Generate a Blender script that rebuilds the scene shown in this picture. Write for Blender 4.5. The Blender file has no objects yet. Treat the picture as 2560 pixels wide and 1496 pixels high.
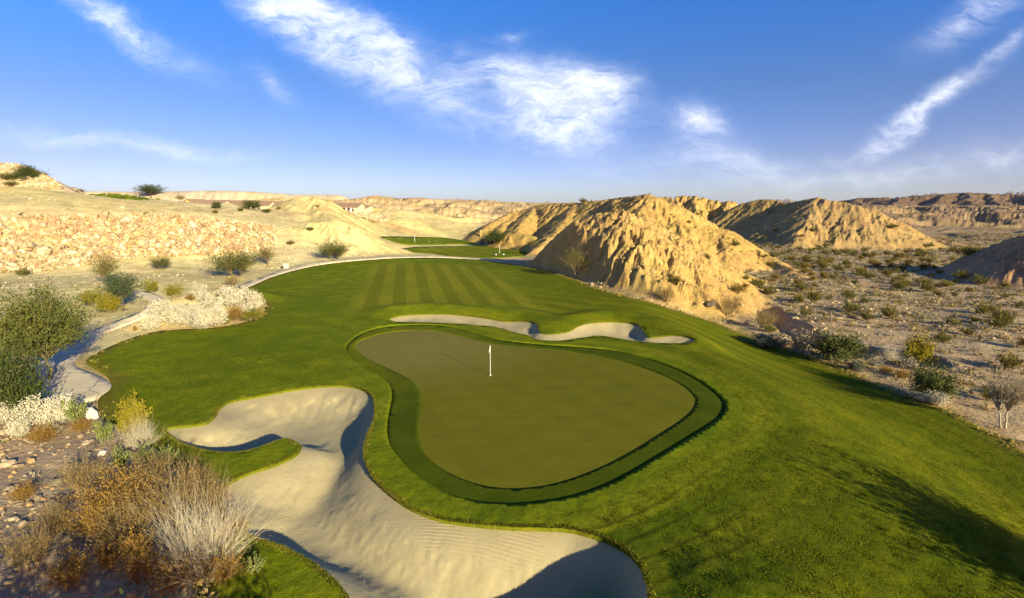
import bpy, math, random, time
import numpy as np
from mathutils import Vector, Matrix
from mathutils.geometry import delaunay_2d_cdt

T0 = time.time()
rng = np.random.default_rng(7)
random.seed(7)
sc = bpy.context.scene
COL = sc.collection
f32 = np.float32

# ------------------------------------------------------------------ camera model (2560 x 1496 photograph)
CAMZ = 12.1
PITCH = math.atan((748 - 515) / 1280.0)
SP, CP = math.sin(PITCH), math.cos(PITCH)
SUN_AZ = math.radians(143.0)      # clockwise from +Y, seen from above
SUN_EL = math.radians(17.0)

def ray(px, py):
    u = (np.asarray(px, float) - 1280) / 1280.0
    v = (748 - np.asarray(py, float)) / 1280.0
    return u, CP + v * SP, -SP + v * CP

def atz(px, py, z=0.0):
    dx, dy, dz = ray(px, py)
    t = (z - CAMZ) / dz
    return dx * t, dy * t

def aty(px, py, Y):
    dx, dy, dz = ray(px, py)
    t = Y / dy
    return (float(dx * t), float(Y), float(CAMZ + dz * t))

# ------------------------------------------------------------------ numeric helpers
def sstep(a, b, x):
    t = np.clip((x - a) / (b - a), 0, 1)
    return t * t * (3 - 2 * t)

def hash2(ix, iy, seed=0):
    n = (ix.astype(np.int64) * 374761393 + iy.astype(np.int64) * 668265263 + seed * 974634777) & 0x7fffffff
    n = ((n ^ (n >> 13)) * 1274126177) & 0x7fffffff
    n = n ^ (n >> 16)
    return (n & 0xffffff).astype(f32) / f32(0xffffff)

def vnoise(x, y, seed=0):
    xi = np.floor(x); yi = np.floor(y)
    fx = x - xi; fy = y - yi
    fx = fx * fx * fx * (fx * (fx * 6 - 15) + 10); fy = fy * fy * fy * (fy * (fy * 6 - 15) + 10)
    a = hash2(xi, yi, seed); b = hash2(xi + 1, yi, seed); c = hash2(xi, yi + 1, seed); d = hash2(xi + 1, yi + 1, seed)
    return (a + (b - a) * fx + (c - a) * fy + (a - b - c + d) * fx * fy) * 2 - 1

def fbm(x, y, seed=0, octv=4, gain=0.5):
    r = 0; a = 1.0; s = 0
    for o in range(octv):
        r = r + a * vnoise(x + 13.7 * o, y - 7.3 * o, seed + o); s += a
        a *= gain; x = x * 2.03; y = y * 2.03
    return r / s

def catmull(pts, sub=4, closed=True):
    P = np.array(pts, float); n = len(P); out = []
    rngi = range(n) if closed else range(n - 1)
    for i in rngi:
        if closed:
            p0, p1, p2, p3 = P[(i - 1) % n], P[i], P[(i + 1) % n], P[(i + 2) % n]
        else:
            p0, p1, p2, p3 = P[max(i - 1, 0)], P[i], P[i + 1], P[min(i + 2, n - 1)]
        for k in range(sub):
            t = k / sub
            out.append(0.5 * ((2 * p1) + (-p0 + p2) * t + (2 * p0 - 5 * p1 + 4 * p2 - p3) * t * t + (-p0 + 3 * p1 - 3 * p2 + p3) * t ** 3))
    if not closed: out.append(P[-1])
    return np.array(out)

def resample(P, step, closed=True):
    P = np.asarray(P, float)
    if closed: P = np.vstack([P, P[:1]])
    L = np.hypot(*(P[1:] - P[:-1]).T); s = np.concatenate([[0], np.cumsum(L)])
    if callable(step):
        out = [0.0]
        while out[-1] < s[-1]:
            q = np.array([np.interp(out[-1], s, P[:, 0]), np.interp(out[-1], s, P[:, 1])])
            out.append(out[-1] + step(q))
        q = np.array(out[:-1])
        if closed and s[-1] - q[-1] < 0.4 * step(P[0]): q = q[:-1]
    else:
        n = max(3, int(round(s[-1] / step))); q = np.linspace(0, s[-1], n, endpoint=not closed)
    return np.stack([np.interp(q, s, P[:, 0]), np.interp(q, s, P[:, 1])], 1)

def inside(x, y, poly):
    x = np.asarray(x, float); y = np.asarray(y, float)
    r = np.zeros(x.shape, bool)
    n = len(poly); j = n - 1
    for i in range(n):
        xi, yi = poly[i]; xj, yj = poly[j]
        if yi != yj:
            c = ((yi > y) != (yj > y)) & (x < (xj - xi) * (y - yi) / (yj - yi) + xi)
            r ^= c
        j = i
    return r

def pdist(x, y, poly, closed=True):
    x = np.asarray(x, float); y = np.asarray(y, float)
    d = np.full(x.shape, 1e9)
    n = len(poly)
    for i in range(n if closed else n - 1):
        ax, ay = poly[i]; bx, by = poly[(i + 1) % n]
        ex, ey = bx - ax, by - ay
        L = ex * ex + ey * ey + 1e-12
        t = np.clip(((x - ax) * ex + (y - ay) * ey) / L, 0, 1)
        d = np.minimum(d, (x - ax - t * ex) ** 2 + (y - ay - t * ey) ** 2)
    return np.sqrt(d)

def sdist(x, y, poly, far=8.0):
    """signed distance, positive inside; only exact within FAR of the polygon's box"""
    x = np.asarray(x, float); y = np.asarray(y, float)
    P = np.asarray(poly)
    out = np.full(x.shape, -far)
    m = (x > P[:, 0].min() - far) & (x < P[:, 0].max() + far) & (y > P[:, 1].min() - far) & (y < P[:, 1].max() + far)
    if m.any():
        xm, ym = x[m], y[m]
        d = pdist(xm, ym, P); ins = inside(xm, ym, P)
        out[m] = np.where(ins, d, -np.minimum(d, far))
    return out

# ------------------------------------------------------------------ base relief: smooth interpolation of surveyed points
ctrl = []
for x, y in [(-25,10),(-10,10),(10,10),(0,20),(-10,30),(10,30),(20,30),(0,40),(-20,40),(15,50),(-28,50),(-10,60),(15,65),(-28,68),(-5,80),(12,80),
             (-30,95),(-10,100),(5,105),(30,10),(30,30),(40,50),(45,20),(50,80),(70,70),(90,50),(60,30),(60,0),(90,95),(0,0),(-15,0),(20,0),
             (100,130),(60,130),(60,180),(140,140),(180,200),(100,220),(20,-20),(-20,-20),(250,300),(120,300),(50,300),(-38,82),(-22,108),(40,105)]:
    ctrl.append((x, y, 0.0))
ctrl += [(-25,22,.5),(-36,25,1.2),(-20,14,.7),(-32,12,1.8),(-40,-5,3),(-60,20,4),(-38,40,.2),(-46,46,.9),(-50,60,.8),(-62,50,2.6),(-60,75,1.3),(-75,65,2.6),(-48,80,.6)]
FOOT = [(-60,690,77),(0,683,79),(100,678,82),(200,668,86),(300,652,92),(400,643,97),(500,638,102),(600,640,106),(690,625,112)]
TOP = [(-60,552,91),(0,550,93),(100,547,96),(200,545,100),(300,541,105),(400,543,110),(500,550,115),(600,558,119),(690,572,122)]
CREST = [(-60,472,116),(60,467,118),(160,481,122),(230,491,128),(330,498,132),(400,504,135),(460,509,138),(520,523,140),(558,508,142),(610,519,145),(690,532,148)]
for q in FOOT + TOP + CREST: ctrl.append(aty(*q))
ctrl += [(-150,180,12),(-120,200,11),(-90,190,10.5),(-75,178,10),(-60,200,9),(-200,200,14),(-160,260,14),(-100,280,10),(-60,250,8),(-25,260,3),(-170,140,16),(-140,100,15)]
ctrl += [(-25,140,0),(-30,170,1),(-10,130,-.6),(10,130,-.8),(-15,160,-1),(10,160,-1),(-20,190,-.6),(0,190,0),(0,220,0),(20,220,1),(-10,250,1),(40,250,0),(-45,150,5),(-38,125,2),
         (0,400,2),(-150,400,12),(150,400,0),(-400,600,15),(0,700,3),(400,700,3),(0,1200,5),(600,1000,4),(-600,1000,20),(0,12000,0),(9000,9000,0),(-9000,9000,0),(300,500,1),(700,700,3)]
CT = np.array(ctrl)
def _phi(r2): return np.sqrt(r2 + 9.0)
_N = len(CT)
_A = np.zeros((_N + 3, _N + 3))
_A[:_N, :_N] = _phi((CT[:, None, 0] - CT[None, :, 0]) ** 2 + (CT[:, None, 1] - CT[None, :, 1]) ** 2)
_A[:_N, _N] = 1; _A[:_N, _N + 1] = CT[:, 0]; _A[:_N, _N + 2] = CT[:, 1]; _A[_N:, :_N] = _A[:_N, _N:].T
_A[:_N, :_N] -= np.eye(_N) * 0.02
_W = np.linalg.solve(_A, np.concatenate([CT[:, 2], np.zeros(3)]))

XC_Y = [-30, 10, 25, 34, 50, 66, 80, 90, 120, 200, 400, 2000]
XC_X = [14, 14, 15, 15.5, 14, 15, 16, 18, 30, 50, 100, 500]

WASH = [atz(*p, -3.3) for p in [(1905, 768), (1945, 795), (2000, 832), (2080, 862), (2180, 885), (2300, 900)]]
WASH = np.array(WASH)
LIPB = np.array([atz(*p) for p in [(985,778),(1080,772),(1200,780),(1320,793),(1390,815),(1440,805),(1520,793),(1610,804),(1700,830),(1750,846)]])
MOUND = np.array([atz(*p) for p in [(430,800),(520,772),(600,755)]])

def base(x, y):
    x = np.asarray(x, f32); y = np.asarray(y, f32)
    z = (_W[_N] + _W[_N + 1] * x + _W[_N + 2] * y).astype(f32)
    for i in range(_N):
        z += f32(_W[i]) * np.sqrt((x - f32(CT[i, 0])) ** 2 + (y - f32(CT[i, 1])) ** 2 + f32(9.0))
    s = x - np.interp(y, XC_Y, XC_X).astype(f32)
    z -= 3.3 * sstep(0, 14, s)
    m = np.hypot(x - 5, y - 50) < 40
    if m.any():
        xm, ym = x[m], y[m]
        z[m] += 0.75 * np.exp(-(pdist(xm, ym, LIPB, False) / 2.3) ** 2)
    m = np.hypot(x + 37, y - 60) < 30
    if m.any():
        z[m] += 1.9 * np.exp(-(pdist(x[m], y[m], MOUND, False) / 3.4) ** 2)
    z += 1.1 * np.exp(-((x - 6.8) ** 2 + (y - 12.0) ** 2) / 16.0)
    z += 0.16 * vnoise(x / 9.0, y / 9.0, 3) * sstep(6, 20, np.hypot(x - 2, y - 34))
    return z

def unproj(pts, it=14):
    P = np.asarray(pts, float)
    z = np.zeros(len(P))
    for _ in range(it):
        x, y = atz(P[:, 0], P[:, 1], z)
        z = 0.4 * z + 0.6 * base(x, y)
    return np.stack([x, y], 1)

# ------------------------------------------------------------------ hills: crests as 3D polylines (pixel column, pixel row, distance)
HILLS = []
def hill(name, label, slope, lines, rnd=1.6, gully=.55, wl=3.6, tint=(.5,.37,.19), warp=1.4):
    L = [[aty(*p) for p in ln] for ln in lines]
    HILLS.append(dict(name=name, label=label, slope=slope, lines=L, rnd=rnd, gully=gully, wl=wl, tint=tint, warp=warp))
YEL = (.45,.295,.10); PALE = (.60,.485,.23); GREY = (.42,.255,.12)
hill('hill', 'steep gullied yellow badland hill rising right behind the striped fairway', .69,
     [[(1335,648,102),(1400,592,99),(1445,546,97),(1500,533,94),(1562,527,90),(1628,550,92),(1712,608,95),(1795,658,99),(1895,694,104)],
      [(1562,527,90),(1540,590,85),(1518,655,80),(1503,700,78)],
      [(1445,546,97),(1438,566,90),(1420,614,84),(1406,657,80)],
      [(1628,549,92),(1675,625,82),(1700,695,74),(1725,745,70)],
      [(1562,527,90),(1600,610,81),(1625,680,74)],
      [(1712,608,95),(1765,668,86),(1815,725,78),(1850,762,73)]], tint=YEL, rnd=1.0, gully=.7, wl=2.7)
hill('hill', 'long yellow ridge with a sharp peak and a shadowed flank, behind the front hill', .62,
     [[(1205,575,190),(1250,545,205),(1297,526,218),(1340,513,214),(1450,506,192),(1540,497,172),(1625,485,152),(1675,506,150),(1730,533,149),(1800,569,147),(1862,606,142),(1950,654,131),(2000,690,108)],
      [(1625,485,152),(1606,530,141),(1590,580,128)],
      [(1540,497,172),(1500,545,158),(1470,590,142)],
      [(1450,506,192),(1415,550,172),(1378,590,150),(1350,612,138)],
      [(1340,513,214),(1312,550,190),(1285,590,165)],
      [(1297,526,218),(1262,560,196),(1235,585,180)],
      [(1675,506,150),(1690,560,136)],
      [(1800,569,147),(1815,620,128)]], tint=YEL)
hill('hill', 'small rounded yellow knob beside the second fairway', .7, [[(1240,597,170),(1270,585,168),(1300,584,166),(1330,590,162)]], gully=.4, wl=5, tint=YEL)
hill('hill', 'flat topped yellow cliffs peeping out behind the sharp peak', 1.0,
     [[(1600,492,330),(1690,491,325),(1735,488,322),(1762,494,318),(1790,501,315),(1830,503,312)],[(1735,488,322),(1740,530,290)],[(1690,491,325),(1695,530,296)],[(1815,502,313),(1812,530,290)]], rnd=3, tint=(.43,.285,.095), wl=9, gully=2.2)
hill('hill', 'broad brown hill with dark left flank across the desert flat', .6,
     [[(1790,562,268),(1822,532,266),(1857,508,262),(1897,499,258),(1926,498,252),(1966,508,242),(2000,502,230),(2046,493,220),(2063,500,216),(2106,504,212),(2140,510,208),(2183,523,204),(2226,551,199),(2268,576,194),(2290,612,190)],
      [(2046,493,220),(2022,545,204),(1988,605,189)],
      [(2106,504,212),(2110,560,197),(2080,610,187)],
      [(2183,523,204),(2160,570,193),(2150,615,185)],
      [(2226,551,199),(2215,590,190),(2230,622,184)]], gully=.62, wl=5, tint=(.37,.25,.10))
hill('hill', 'dark shaded hillside at the right edge of the desert flat', .75,
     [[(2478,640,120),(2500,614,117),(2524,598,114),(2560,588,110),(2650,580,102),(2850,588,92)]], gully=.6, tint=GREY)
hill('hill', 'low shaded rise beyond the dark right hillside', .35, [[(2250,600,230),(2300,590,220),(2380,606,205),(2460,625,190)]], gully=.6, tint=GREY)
hill('hill', 'tall pale yellow hill with a blunt top behind the boulder slope', .60,
     [[(640,540,150),(690,521,154),(722,502,158),(750,491,160),(785,491,160),(812,505,160),(845,530,160),(890,556,160),(930,580,158)],
      [(765,491,160),(740,530,148),(715,560,138)],[(800,498,160),(815,535,146),(830,555,136)]], gully=.7, wl=7, tint=PALE, rnd=2.5)
hill('hill', 'pale fluted bluff standing over the cart path', .78,
     [[(712,588,126),(745,570,127),(790,556,128),(829,551,129),(870,556,130),(905,573,131),(945,597,131),(985,614,131)],[(829,551,129),(850,600,120)],[(760,566,128),(765,605,120)]], gully=.9, wl=5, tint=(.62,.50,.22), rnd=2.2)
hill('hill', 'low tan mound with a dark left side beyond the fluted bluff', .6,
     [[(905,543,196),(935,545,192),(960,553,188),(1000,566,184),(1030,580,180)]], gully=1.1, wl=4, tint=(.52,.37,.17))
hill('hill', 'rounded stone faced mound at the left end of the skyline', .75,
     [[(-200,400,140),(-60,404,136),(0,411,134),(40,416,133),(80,428,132),(112,441,131),(138,457,130),(156,474,129)]], gully=.1, wl=8, tint=(.52,.42,.30), rnd=1.0, warp=.5)
hill('hill', 'terrace of pale soil carrying the long house', .5,
     [[(780,529,235),(840,527,222),(905,531,214),(968,537,207),(1000,543,203)]], gully=.2, wl=8, tint=PALE, rnd=6, warp=1)
hill('mesa', 'long flat topped pale mesa along the left skyline', .75,
     [[(-400,470,560),(100,478,560),(330,480,560),(560,477,560),(640,480,560),(735,487,560),(845,488,560),(868,497,556),(905,510,550),(960,518,545)]], rnd=14, gully=1.6, wl=26, tint=(.58,.47,.33), warp=6)
hill('hill', 'small pointed far hill left of the middle of the skyline', .5, [[(1000,521,700),(1040,517,700),(1067,509,700),(1095,517,700),(1130,521,690)]], gully=2.2, wl=34, tint=(.50,.36,.24), warp=6)
hill('hill', 'rugged far hill in the middle of the skyline', .5, [[(1110,519,650),(1145,508,650),(1170,504,650),(1190,508,650),(1215,518,640)],[(1170,504,650),(1180,520,600)]], gully=2.4, wl=30, tint=(.50,.35,.22), warp=6)
hill('hill', 'flat distant tableland right of the middle of the skyline', .4, [[(1200,512,1000),(1240,509,1000),(1280,509,1000),(1330,513,980)]], gully=3, wl=60, rnd=20, tint=(.5,.38,.28), warp=10)
hill('hill', 'long dark rugged range on the right skyline', .42,
     [[(1860,508,1200),(2000,508,1150),(2083,504,1100),(2140,495,1060),(2197,494,1020),(2254,492,1000),(2311,487,1000),(2354,484,1000),(2411,481,1000),(2483,484,1000),(2560,487,980),(2760,492,930)],
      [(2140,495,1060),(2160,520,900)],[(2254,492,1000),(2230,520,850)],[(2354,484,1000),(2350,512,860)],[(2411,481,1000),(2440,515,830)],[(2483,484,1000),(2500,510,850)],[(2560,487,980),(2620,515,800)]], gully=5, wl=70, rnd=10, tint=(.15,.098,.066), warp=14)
hill('mountain', 'pale blue far mountain on the horizon at right', .35, [[(2290,489,9000),(2310,482,9000),(2335,478,9000),(2365,479,9000),(2400,484,9000),(2430,488,9000)]], gully=40, wl=500, rnd=60, tint=(.30,.24,.20), warp=60)
hill('butte', 'flat topped blue butte on the horizon at the right edge', .7, [[(2518,484,6000),(2545,471,6000),(2570,470,6000),(2700,472,6000)]], gully=30, wl=300, rnd=60, tint=(.30,.24,.20), warp=30)
hill('mountain', 'tiny blue peak showing over the hills right of the middle', .35, [[(1930,497,9000),(1953,493,9000),(1985,497,9000)]], gully=30, wl=400, rnd=60, tint=(.30,.24,.20), warp=60)

for h in HILLS:
    P = np.array([p for ln in h['lines'] for p in ln])
    hm = max(P[:, 2].max() + 8, 6)
    pad = hm / h['slope'] + 8 + h['warp'] * 2
    h['box'] = (P[:, 0].min() - pad, P[:, 0].max() + pad, P[:, 1].min() - pad, P[:, 1].max() + pad)

def hill_z(h, x, y):
    w = h['warp']
    if w:
        k = 1.0 / (w * 4.5)
        x = x + w * fbm(x * k, y * k, 21, 3); y = y + w * fbm(x * k + 50, y * k, 27, 3)
    best = np.full(x.shape, -1e9, f32)
    r = h['rnd']
    for ln in h['lines']:
        for a, b in zip(ln[:-1], ln[1:]):
            ex, ey = b[0] - a[0], b[1] - a[1]
            t = np.clip(((x - a[0]) * ex + (y - a[1]) * ey) / (ex * ex + ey * ey), 0, 1)
            d2 = (x - a[0] - t * ex) ** 2 + (y - a[1] - t * ey) ** 2
            zz = a[2] + (b[2] - a[2]) * t - h['slope'] * (np.sqrt(d2 + r * r) - r)
            best = np.maximum(best, zz)
    return best

def erode(x, y, gx, gy, amp, wl, octv, seed=5):
    """gullies that run down the slope (gx, gy), branching octave by octave"""
    dh = np.zeros(x.shape, f32)
    for o in range(octv):
        size = wl * 2.1
        cx = np.floor(x / size); cy = np.floor(y / size)
        g = np.sqrt(gx * gx + gy * gy) + 1e-5
        sx, sy = -gy / g, gx / g
        c = np.zeros(x.shape, f32); s = np.zeros(x.shape, f32); W = np.full(x.shape, 1e-6, f32)
        for i in (-1, 0, 1):
            for j in (-1, 0, 1):
                ix, iy = cx + i, cy + j
                px = (ix + hash2(ix, iy, seed + o)) * size; py = (iy + hash2(ix, iy, seed + 50 + o)) * size
                vx, vy = x - px, y - py
                w = np.exp(-(vx * vx + vy * vy) * (3.0 / size ** 2))
                ph = (vx * sx + vy * sy) * (2 * math.pi / wl) + 6.28 * hash2(ix, iy, seed + 90 + o)
                c += w * np.cos(ph); s += w * np.sin(ph); W += w
        c /= W; s /= W
        m = np.maximum(np.sqrt(c * c + s * s), .35); c /= m; s /= m
        st = np.clip(g * 2.2 - .15, 0, 1)
        dh += amp * st * (c - 0.55)
        gx = gx - sx * amp * st * s * (2 * math.pi / wl) * .8
        gy = gy - sy * amp * st * s * (2 * math.pi / wl) * .8
        amp = amp * 0.58; wl = wl * 0.52
    return dh

# course outlines needed by the ground (pixel outlines of the photograph, laid on the relief)
TURF_PX = [(245,1005),(262,985),(278,965),(268,942),(242,925),(216,908),(224,895),(250,880),(290,862),(340,843),(390,831),(440,826),(520,822),(570,816),(620,805),(655,788),(664,770),(655,750),(630,738),(600,735),
           (585,732),(610,724),(640,711),(680,694),(730,679),(780,667),(850,657),(930,650),(1000,646),(1080,645),(1160,648),(1220,653),(1280,662),(1330,671),(1380,682),(1420,695),(1450,706),(1480,718),(1520,731),(1570,744),
           (1620,756),(1680,775),(1740,793),(1800,814),(1840,832),(1880,846),(1940,866),(2000,886),(2060,908),(2120,933),(2200,968),(2260,990),(2340,1020),(2400,1045),(2450,1070),(2500,1098),(2560,1130),(2660,1190),
           (2900,1350),(2900,1700),(1800,1760),(900,1760),(440,1700),(465,1560),(490,1496),(515,1430),(540,1370),(548,1310),(536,1262),(500,1225),(450,1180),(400,1128),(350,1098),(300,1066),(255,1040)]
TURF = unproj(catmull(TURF_PX, 4))
PATH_PX = [(330,728),(350,729),(385,735),(411,748),(424,762),(396,779),(361,794),(320,811),(280,827),(258,837),(248,848),(236,866),(211,880),(192,895),(184,908),(193,920),(222,931),(248,942),(270,955),(279,965),(274,977),(256,991),(239,999),(215,1006),
           (160,1014),(100,1010),(60,985),(50,950),(80,915),(120,885),(165,852),(215,834),(245,822),(278,808),(330,789),(372,772),(381,761),(372,750),(350,741),(330,738)]
PATH = unproj(catmull(PATH_PX, 3))
FPATH_R = [(578,736),(600,728),(620,720),(643,710),(682,693),(731,678),(781,666),(850,656),(930,649),(1000,645),(1080,644),(1160,647),(1220,652),(1250,657)]
FPATH_L = [(1250,655),(1220,649),(1160,644),(1080,641),(1000,642),(930,644.5),(850,650),(780,658),(740,667),(700,678),(660,692),(622,706),(592,718),(572,727)]
FPATH = unproj(catmull(FPATH_R + FPATH_L, 2))
F2_PX = [(977,627),(1003,623),(1035,619),(1083,617),(1146,616),(1178,615),(1210,614),(1234,617),(1273,621),(1305,626),(1345,631),(1348,639),(1289,643),(1242,646),(1202,646),(1162,645),(1122,641),(1083,636),(1043,633),(1003,632)]
F3_PX = [(950,593),(988,592.5),(1051,593.5),(1099,595),(1138,599),(1178,604),(1202,607),(1200,611),(1154,611),(1115,612),(1067,613),(1019,613),(995,609),(972,601)]
F2 = unproj(catmull(F2_PX, 3)); F3 = unproj(catmull(F3_PX, 3))

def ground(x, y, want=False):
    """terrain height; with WANT also the owner hill (-1 = plain ground)"""
    x = np.asarray(x, f32).ravel(); y = np.asarray(y, f32).ravel()
    zb = base(x, y)
    own = np.full(x.shape, -1, np.int16); best_k = own.copy()
    dt = sdist(x, y, TURF, 10.0)
    keep = sstep(0.3, 5.0, -dt).astype(f32)
    # hummocky badlands further out
    far = sstep(205, 245, y) * (1 - sstep(1500, 2500, y)) * sstep(-150, -95, x + .12 * (y - 230)) * sstep(-3, -14, sdist(x, y, F3, 16.0))
    far = far * (1 - sstep(60, 90, x) * (1 - sstep(330, 420, y)) * .75)
    m = far > 0
    z = zb.copy()
    hz = np.full(x.shape, -1e9, f32)
    amp = np.zeros(x.shape, f32); wlf = np.full(x.shape, 8.0, f32)
    for k, h in enumerate(HILLS):
        b = h['box']
        mk = (x > b[0]) & (x < b[1]) & (y > b[2]) & (y < b[3])
        if not mk.any(): continue
        xm, ym = x[mk], y[mk]
        zz = hill_z(h, xm, ym)
        e = 0.5 if h['slope'] < 50 else 0
        gx = (hill_z(h, xm + 0.6, ym) - zz) / .6; gy = (hill_z(h, xm, ym + .6) - zz) / .6
        up = np.clip(zz - zb[mk], 0, None)
        act = up > 0.02
        if act.any():
            xa, ya = xm[act], ym[act]
            A = (h['gully'] * np.clip(up[act] * .12, 0, .60) * (.75 + .5 * vnoise(xa / 11, ya / 11, 39))).astype(f32)
            if h['gully'] > 5: A = (np.clip(up[act] * .1, 0, h['gully'])).astype(f32)
            zz[act] += erode(xa, ya, gx[act], gy[act], A, h['wl'], 5 if h['wl'] < 50 else 4)
            zz[act] += np.clip(up[act] * .1, 0, .20) * fbm(xa / 1.5, ya / 1.5, 33, 4, .65)
        zk = zz * 1.0
        kk = keep[mk]
        zk = zb[mk] + (zk - zb[mk]) * kk
        better = zk > hz[mk]
        t = hz[mk]; t[better] = zk[better]; hz[mk] = t
        o = own[mk]; o[better & (zk > zb[mk] + .25)] = k; own[mk] = o
        o = best_k[mk]; o[better] = k; best_k[mk] = o
    if m.any():
        xm, ym = x[m], y[m]
        fy = sstep(300, 520, ym)
        def mfun(a, b):
            wx, wy = .35 * vnoise(a / 22, b / 22, 4), .35 * vnoise(a / 22, b / 22, 6)
            q = fbm(a / 34 + wx, b / 27 + wy, 61, 3) * (1 - fy) + fbm(a / 85 + wx, b / 60 + wy, 65, 3) * fy
            q = np.clip(q + .10, 0, 1); return q / (q + .22) * 1.22
        mh = mfun(xm, ym)
        A = (7.0 + 8 * fy) * far[m]
        e = 1.0
        gx = (mfun(xm + e, ym) - mh) / e * A; gy = (mfun(xm, ym + e) - mh) / e * A
        zz = A * mh
        zz += erode(xm, ym, gx, gy, np.clip(zz * .14, 0, 1.1).astype(f32), 9.0, 4)
        z[m] += np.clip(zz, -.3, None)
        cent = sstep(.3, 1.2, zz)
        o = best_k[m]; o[(cent > .3) & (o < 0)] = -2; best_k[m] = o
    # smooth union of ground and hills
    kq = (.9 * keep + .02).astype(f32)
    hh = np.clip(kq - np.abs(hz - z), 0, None) / kq
    zs = np.maximum(hz, z) + hh * hh * kq * .25
    soft = sstep(-1.6, 1.2, hz - z)
    z = np.where(dt > -0.3, z, zs)
    # wash cut along the foot of the bank
    mw = np.hypot(x - 62, y - 62) < 60
    if mw.any():
        dw = pdist(x[mw], y[mw], WASH, False) + .5 * vnoise(x[mw] / 2.5, y[mw] / 2.5, 8)
        z[mw] -= 1.7 * (1 - sstep(.8, 2.6, dw)) * sstep(0.5, 3.5, -dt[mw])
    # roughness of the open soil
    dp = np.maximum(np.maximum(sdist(x, y, PATH, 6.0), sdist(x, y, FPATH, 6.0)), np.maximum(sdist(x, y, F2, 6.0), sdist(x, y, F3, 6.0)))
    ro = sstep(0.2, 2.0, -np.maximum(dt, dp)) * (1 - sstep(250, 400, y))
    z = z + ro * (.10 * fbm(x / 1.7, y / 1.7, 71, 3) + .22 * fbm(x / 7, y / 7, 75, 3))
    if want: return z, own, dt, soft, best_k
    return z

def hits(pts, n=900):
    """where the rays through these photograph points meet the terrain"""
    P = np.asarray(pts, float)
    t = np.geomspace(8, 1600, n)
    dx, dy, dz = ray(P[:, 0], P[:, 1])
    X = dx[:, None] * t; Y = dy[:, None] * t; Z = CAMZ + dz[:, None] * t
    G = ground(X, Y).reshape(X.shape)
    below = Z < G
    idx = np.where(below.any(1), below.argmax(1), n - 1)
    out = []
    for i, k in enumerate(idx):
        k = max(k, 1)
        a = Z[i, k - 1] - G[i, k - 1]; b = Z[i, k] - G[i, k]
        f = a / (a - b) if below[i, k] else 0
        x = X[i, k - 1] + (X[i, k] - X[i, k - 1]) * f; y = Y[i, k - 1] + (Y[i, k] - Y[i, k - 1]) * f
        out.append((x, y, G[i, k - 1] + (G[i, k] - G[i, k - 1]) * f))
    return out
# ------------------------------------------------------------------ Blender helpers
def mesh_np(name, V, F, mat=None, parent=None, col=None, attrs=None, smooth=True):
    """V (n,3); F a list of integer arrays, each (m,3) or (m,4)"""
    me = bpy.data.meshes.new(name)
    V = np.ascontiguousarray(V, f32)
    if isinstance(F, np.ndarray): F = [F]
    F = [np.asarray(f, np.int32) for f in F if len(f)]
    me.vertices.add(len(V)); me.vertices.foreach_set('co', V.ravel())
    idx = np.concatenate([f.ravel() for f in F])
    cnt = np.concatenate([np.full(len(f), f.shape[1], np.int32) for f in F])
    st = np.concatenate([[0], np.cumsum(cnt)[:-1]]).astype(np.int32)
    me.loops.add(len(idx)); me.loops.foreach_set('vertex_index', idx)
    me.polygons.add(len(cnt)); me.polygons.foreach_set('loop_start', st)
    me.update(calc_edges=True)
    me.polygons.foreach_set('use_smooth', np.full(len(cnt), smooth))
    if col is not None:
        a = me.color_attributes.new('Col', 'FLOAT_COLOR', 'POINT')
        c = np.ones((len(V), 4), f32); c[:, :3] = col
        a.data.foreach_set('color', c.ravel())
    for k, v in (attrs or {}).items():
        a = me.attributes.new(k, 'FLOAT', 'POINT'); a.data.foreach_set('value', np.asarray(v, f32))
    if mat: me.materials.append(mat)
    me.validate(verbose=False)
    o = bpy.data.objects.new(name, me); COL.objects.link(o)
    if parent: o.parent = parent
    return o

def tag(o, label=None, cat=None, group=None, kind=None):
    if label: o['label'] = label
    if cat: o['category'] = cat
    if group: o['group'] = group
    if kind: o['kind'] = kind
    return o

def empty(name, loc, rz=0.0, s=1.0):
    o = bpy.data.objects.new(name, None); COL.objects.link(o)
    o.location = loc; o.rotation_euler = (0, 0, rz); o.scale = (s, s, s) if np.isscalar(s) else s
    o.empty_display_size = .2
    return o

class MB:
    """collects plain shapes into one mesh"""
    def __init__(s): s.V = []; s.F4 = []; s.F3 = []; s.n = 0
    def add(s, V, F):
        V = np.asarray(V, float); F = np.asarray(F, int)
        (s.F4 if F.shape[1] == 4 else s.F3).append(F + s.n); s.V.append(V); s.n += len(V)
    def box(s, c, d, rz=0.0, bev=0.0):
        hx, hy, hz = d[0] / 2, d[1] / 2, d[2] / 2
        V = np.array([(sx * hx, sy * hy, sz * hz) for sz in (-1, 1) for sx, sy in ((-1, -1), (1, -1), (1, 1), (-1, 1))])
        ca, sa = math.cos(rz), math.sin(rz)
        V = np.stack([V[:, 0] * ca - V[:, 1] * sa, V[:, 0] * sa + V[:, 1] * ca, V[:, 2]], 1) + np.array(c)
        s.add(V, [(0, 3, 2, 1), (4, 5, 6, 7), (0, 1, 5, 4), (1, 2, 6, 5), (2, 3, 7, 6), (3, 0, 4, 7)])
    def tube(s, P, R, n=6):
        V, F, C = tubes([(np.array(P, float), np.array(R, float))], n); s.add(V, F)
    def build(s, name, mat, parent=None, smooth=False):
        F = []
        if s.F4: F.append(np.vstack(s.F4))
        if s.F3: F.append(np.vstack(s.F3))
        return mesh_np(name, np.vstack(s.V), F, mat, parent, smooth=smooth)

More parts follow.
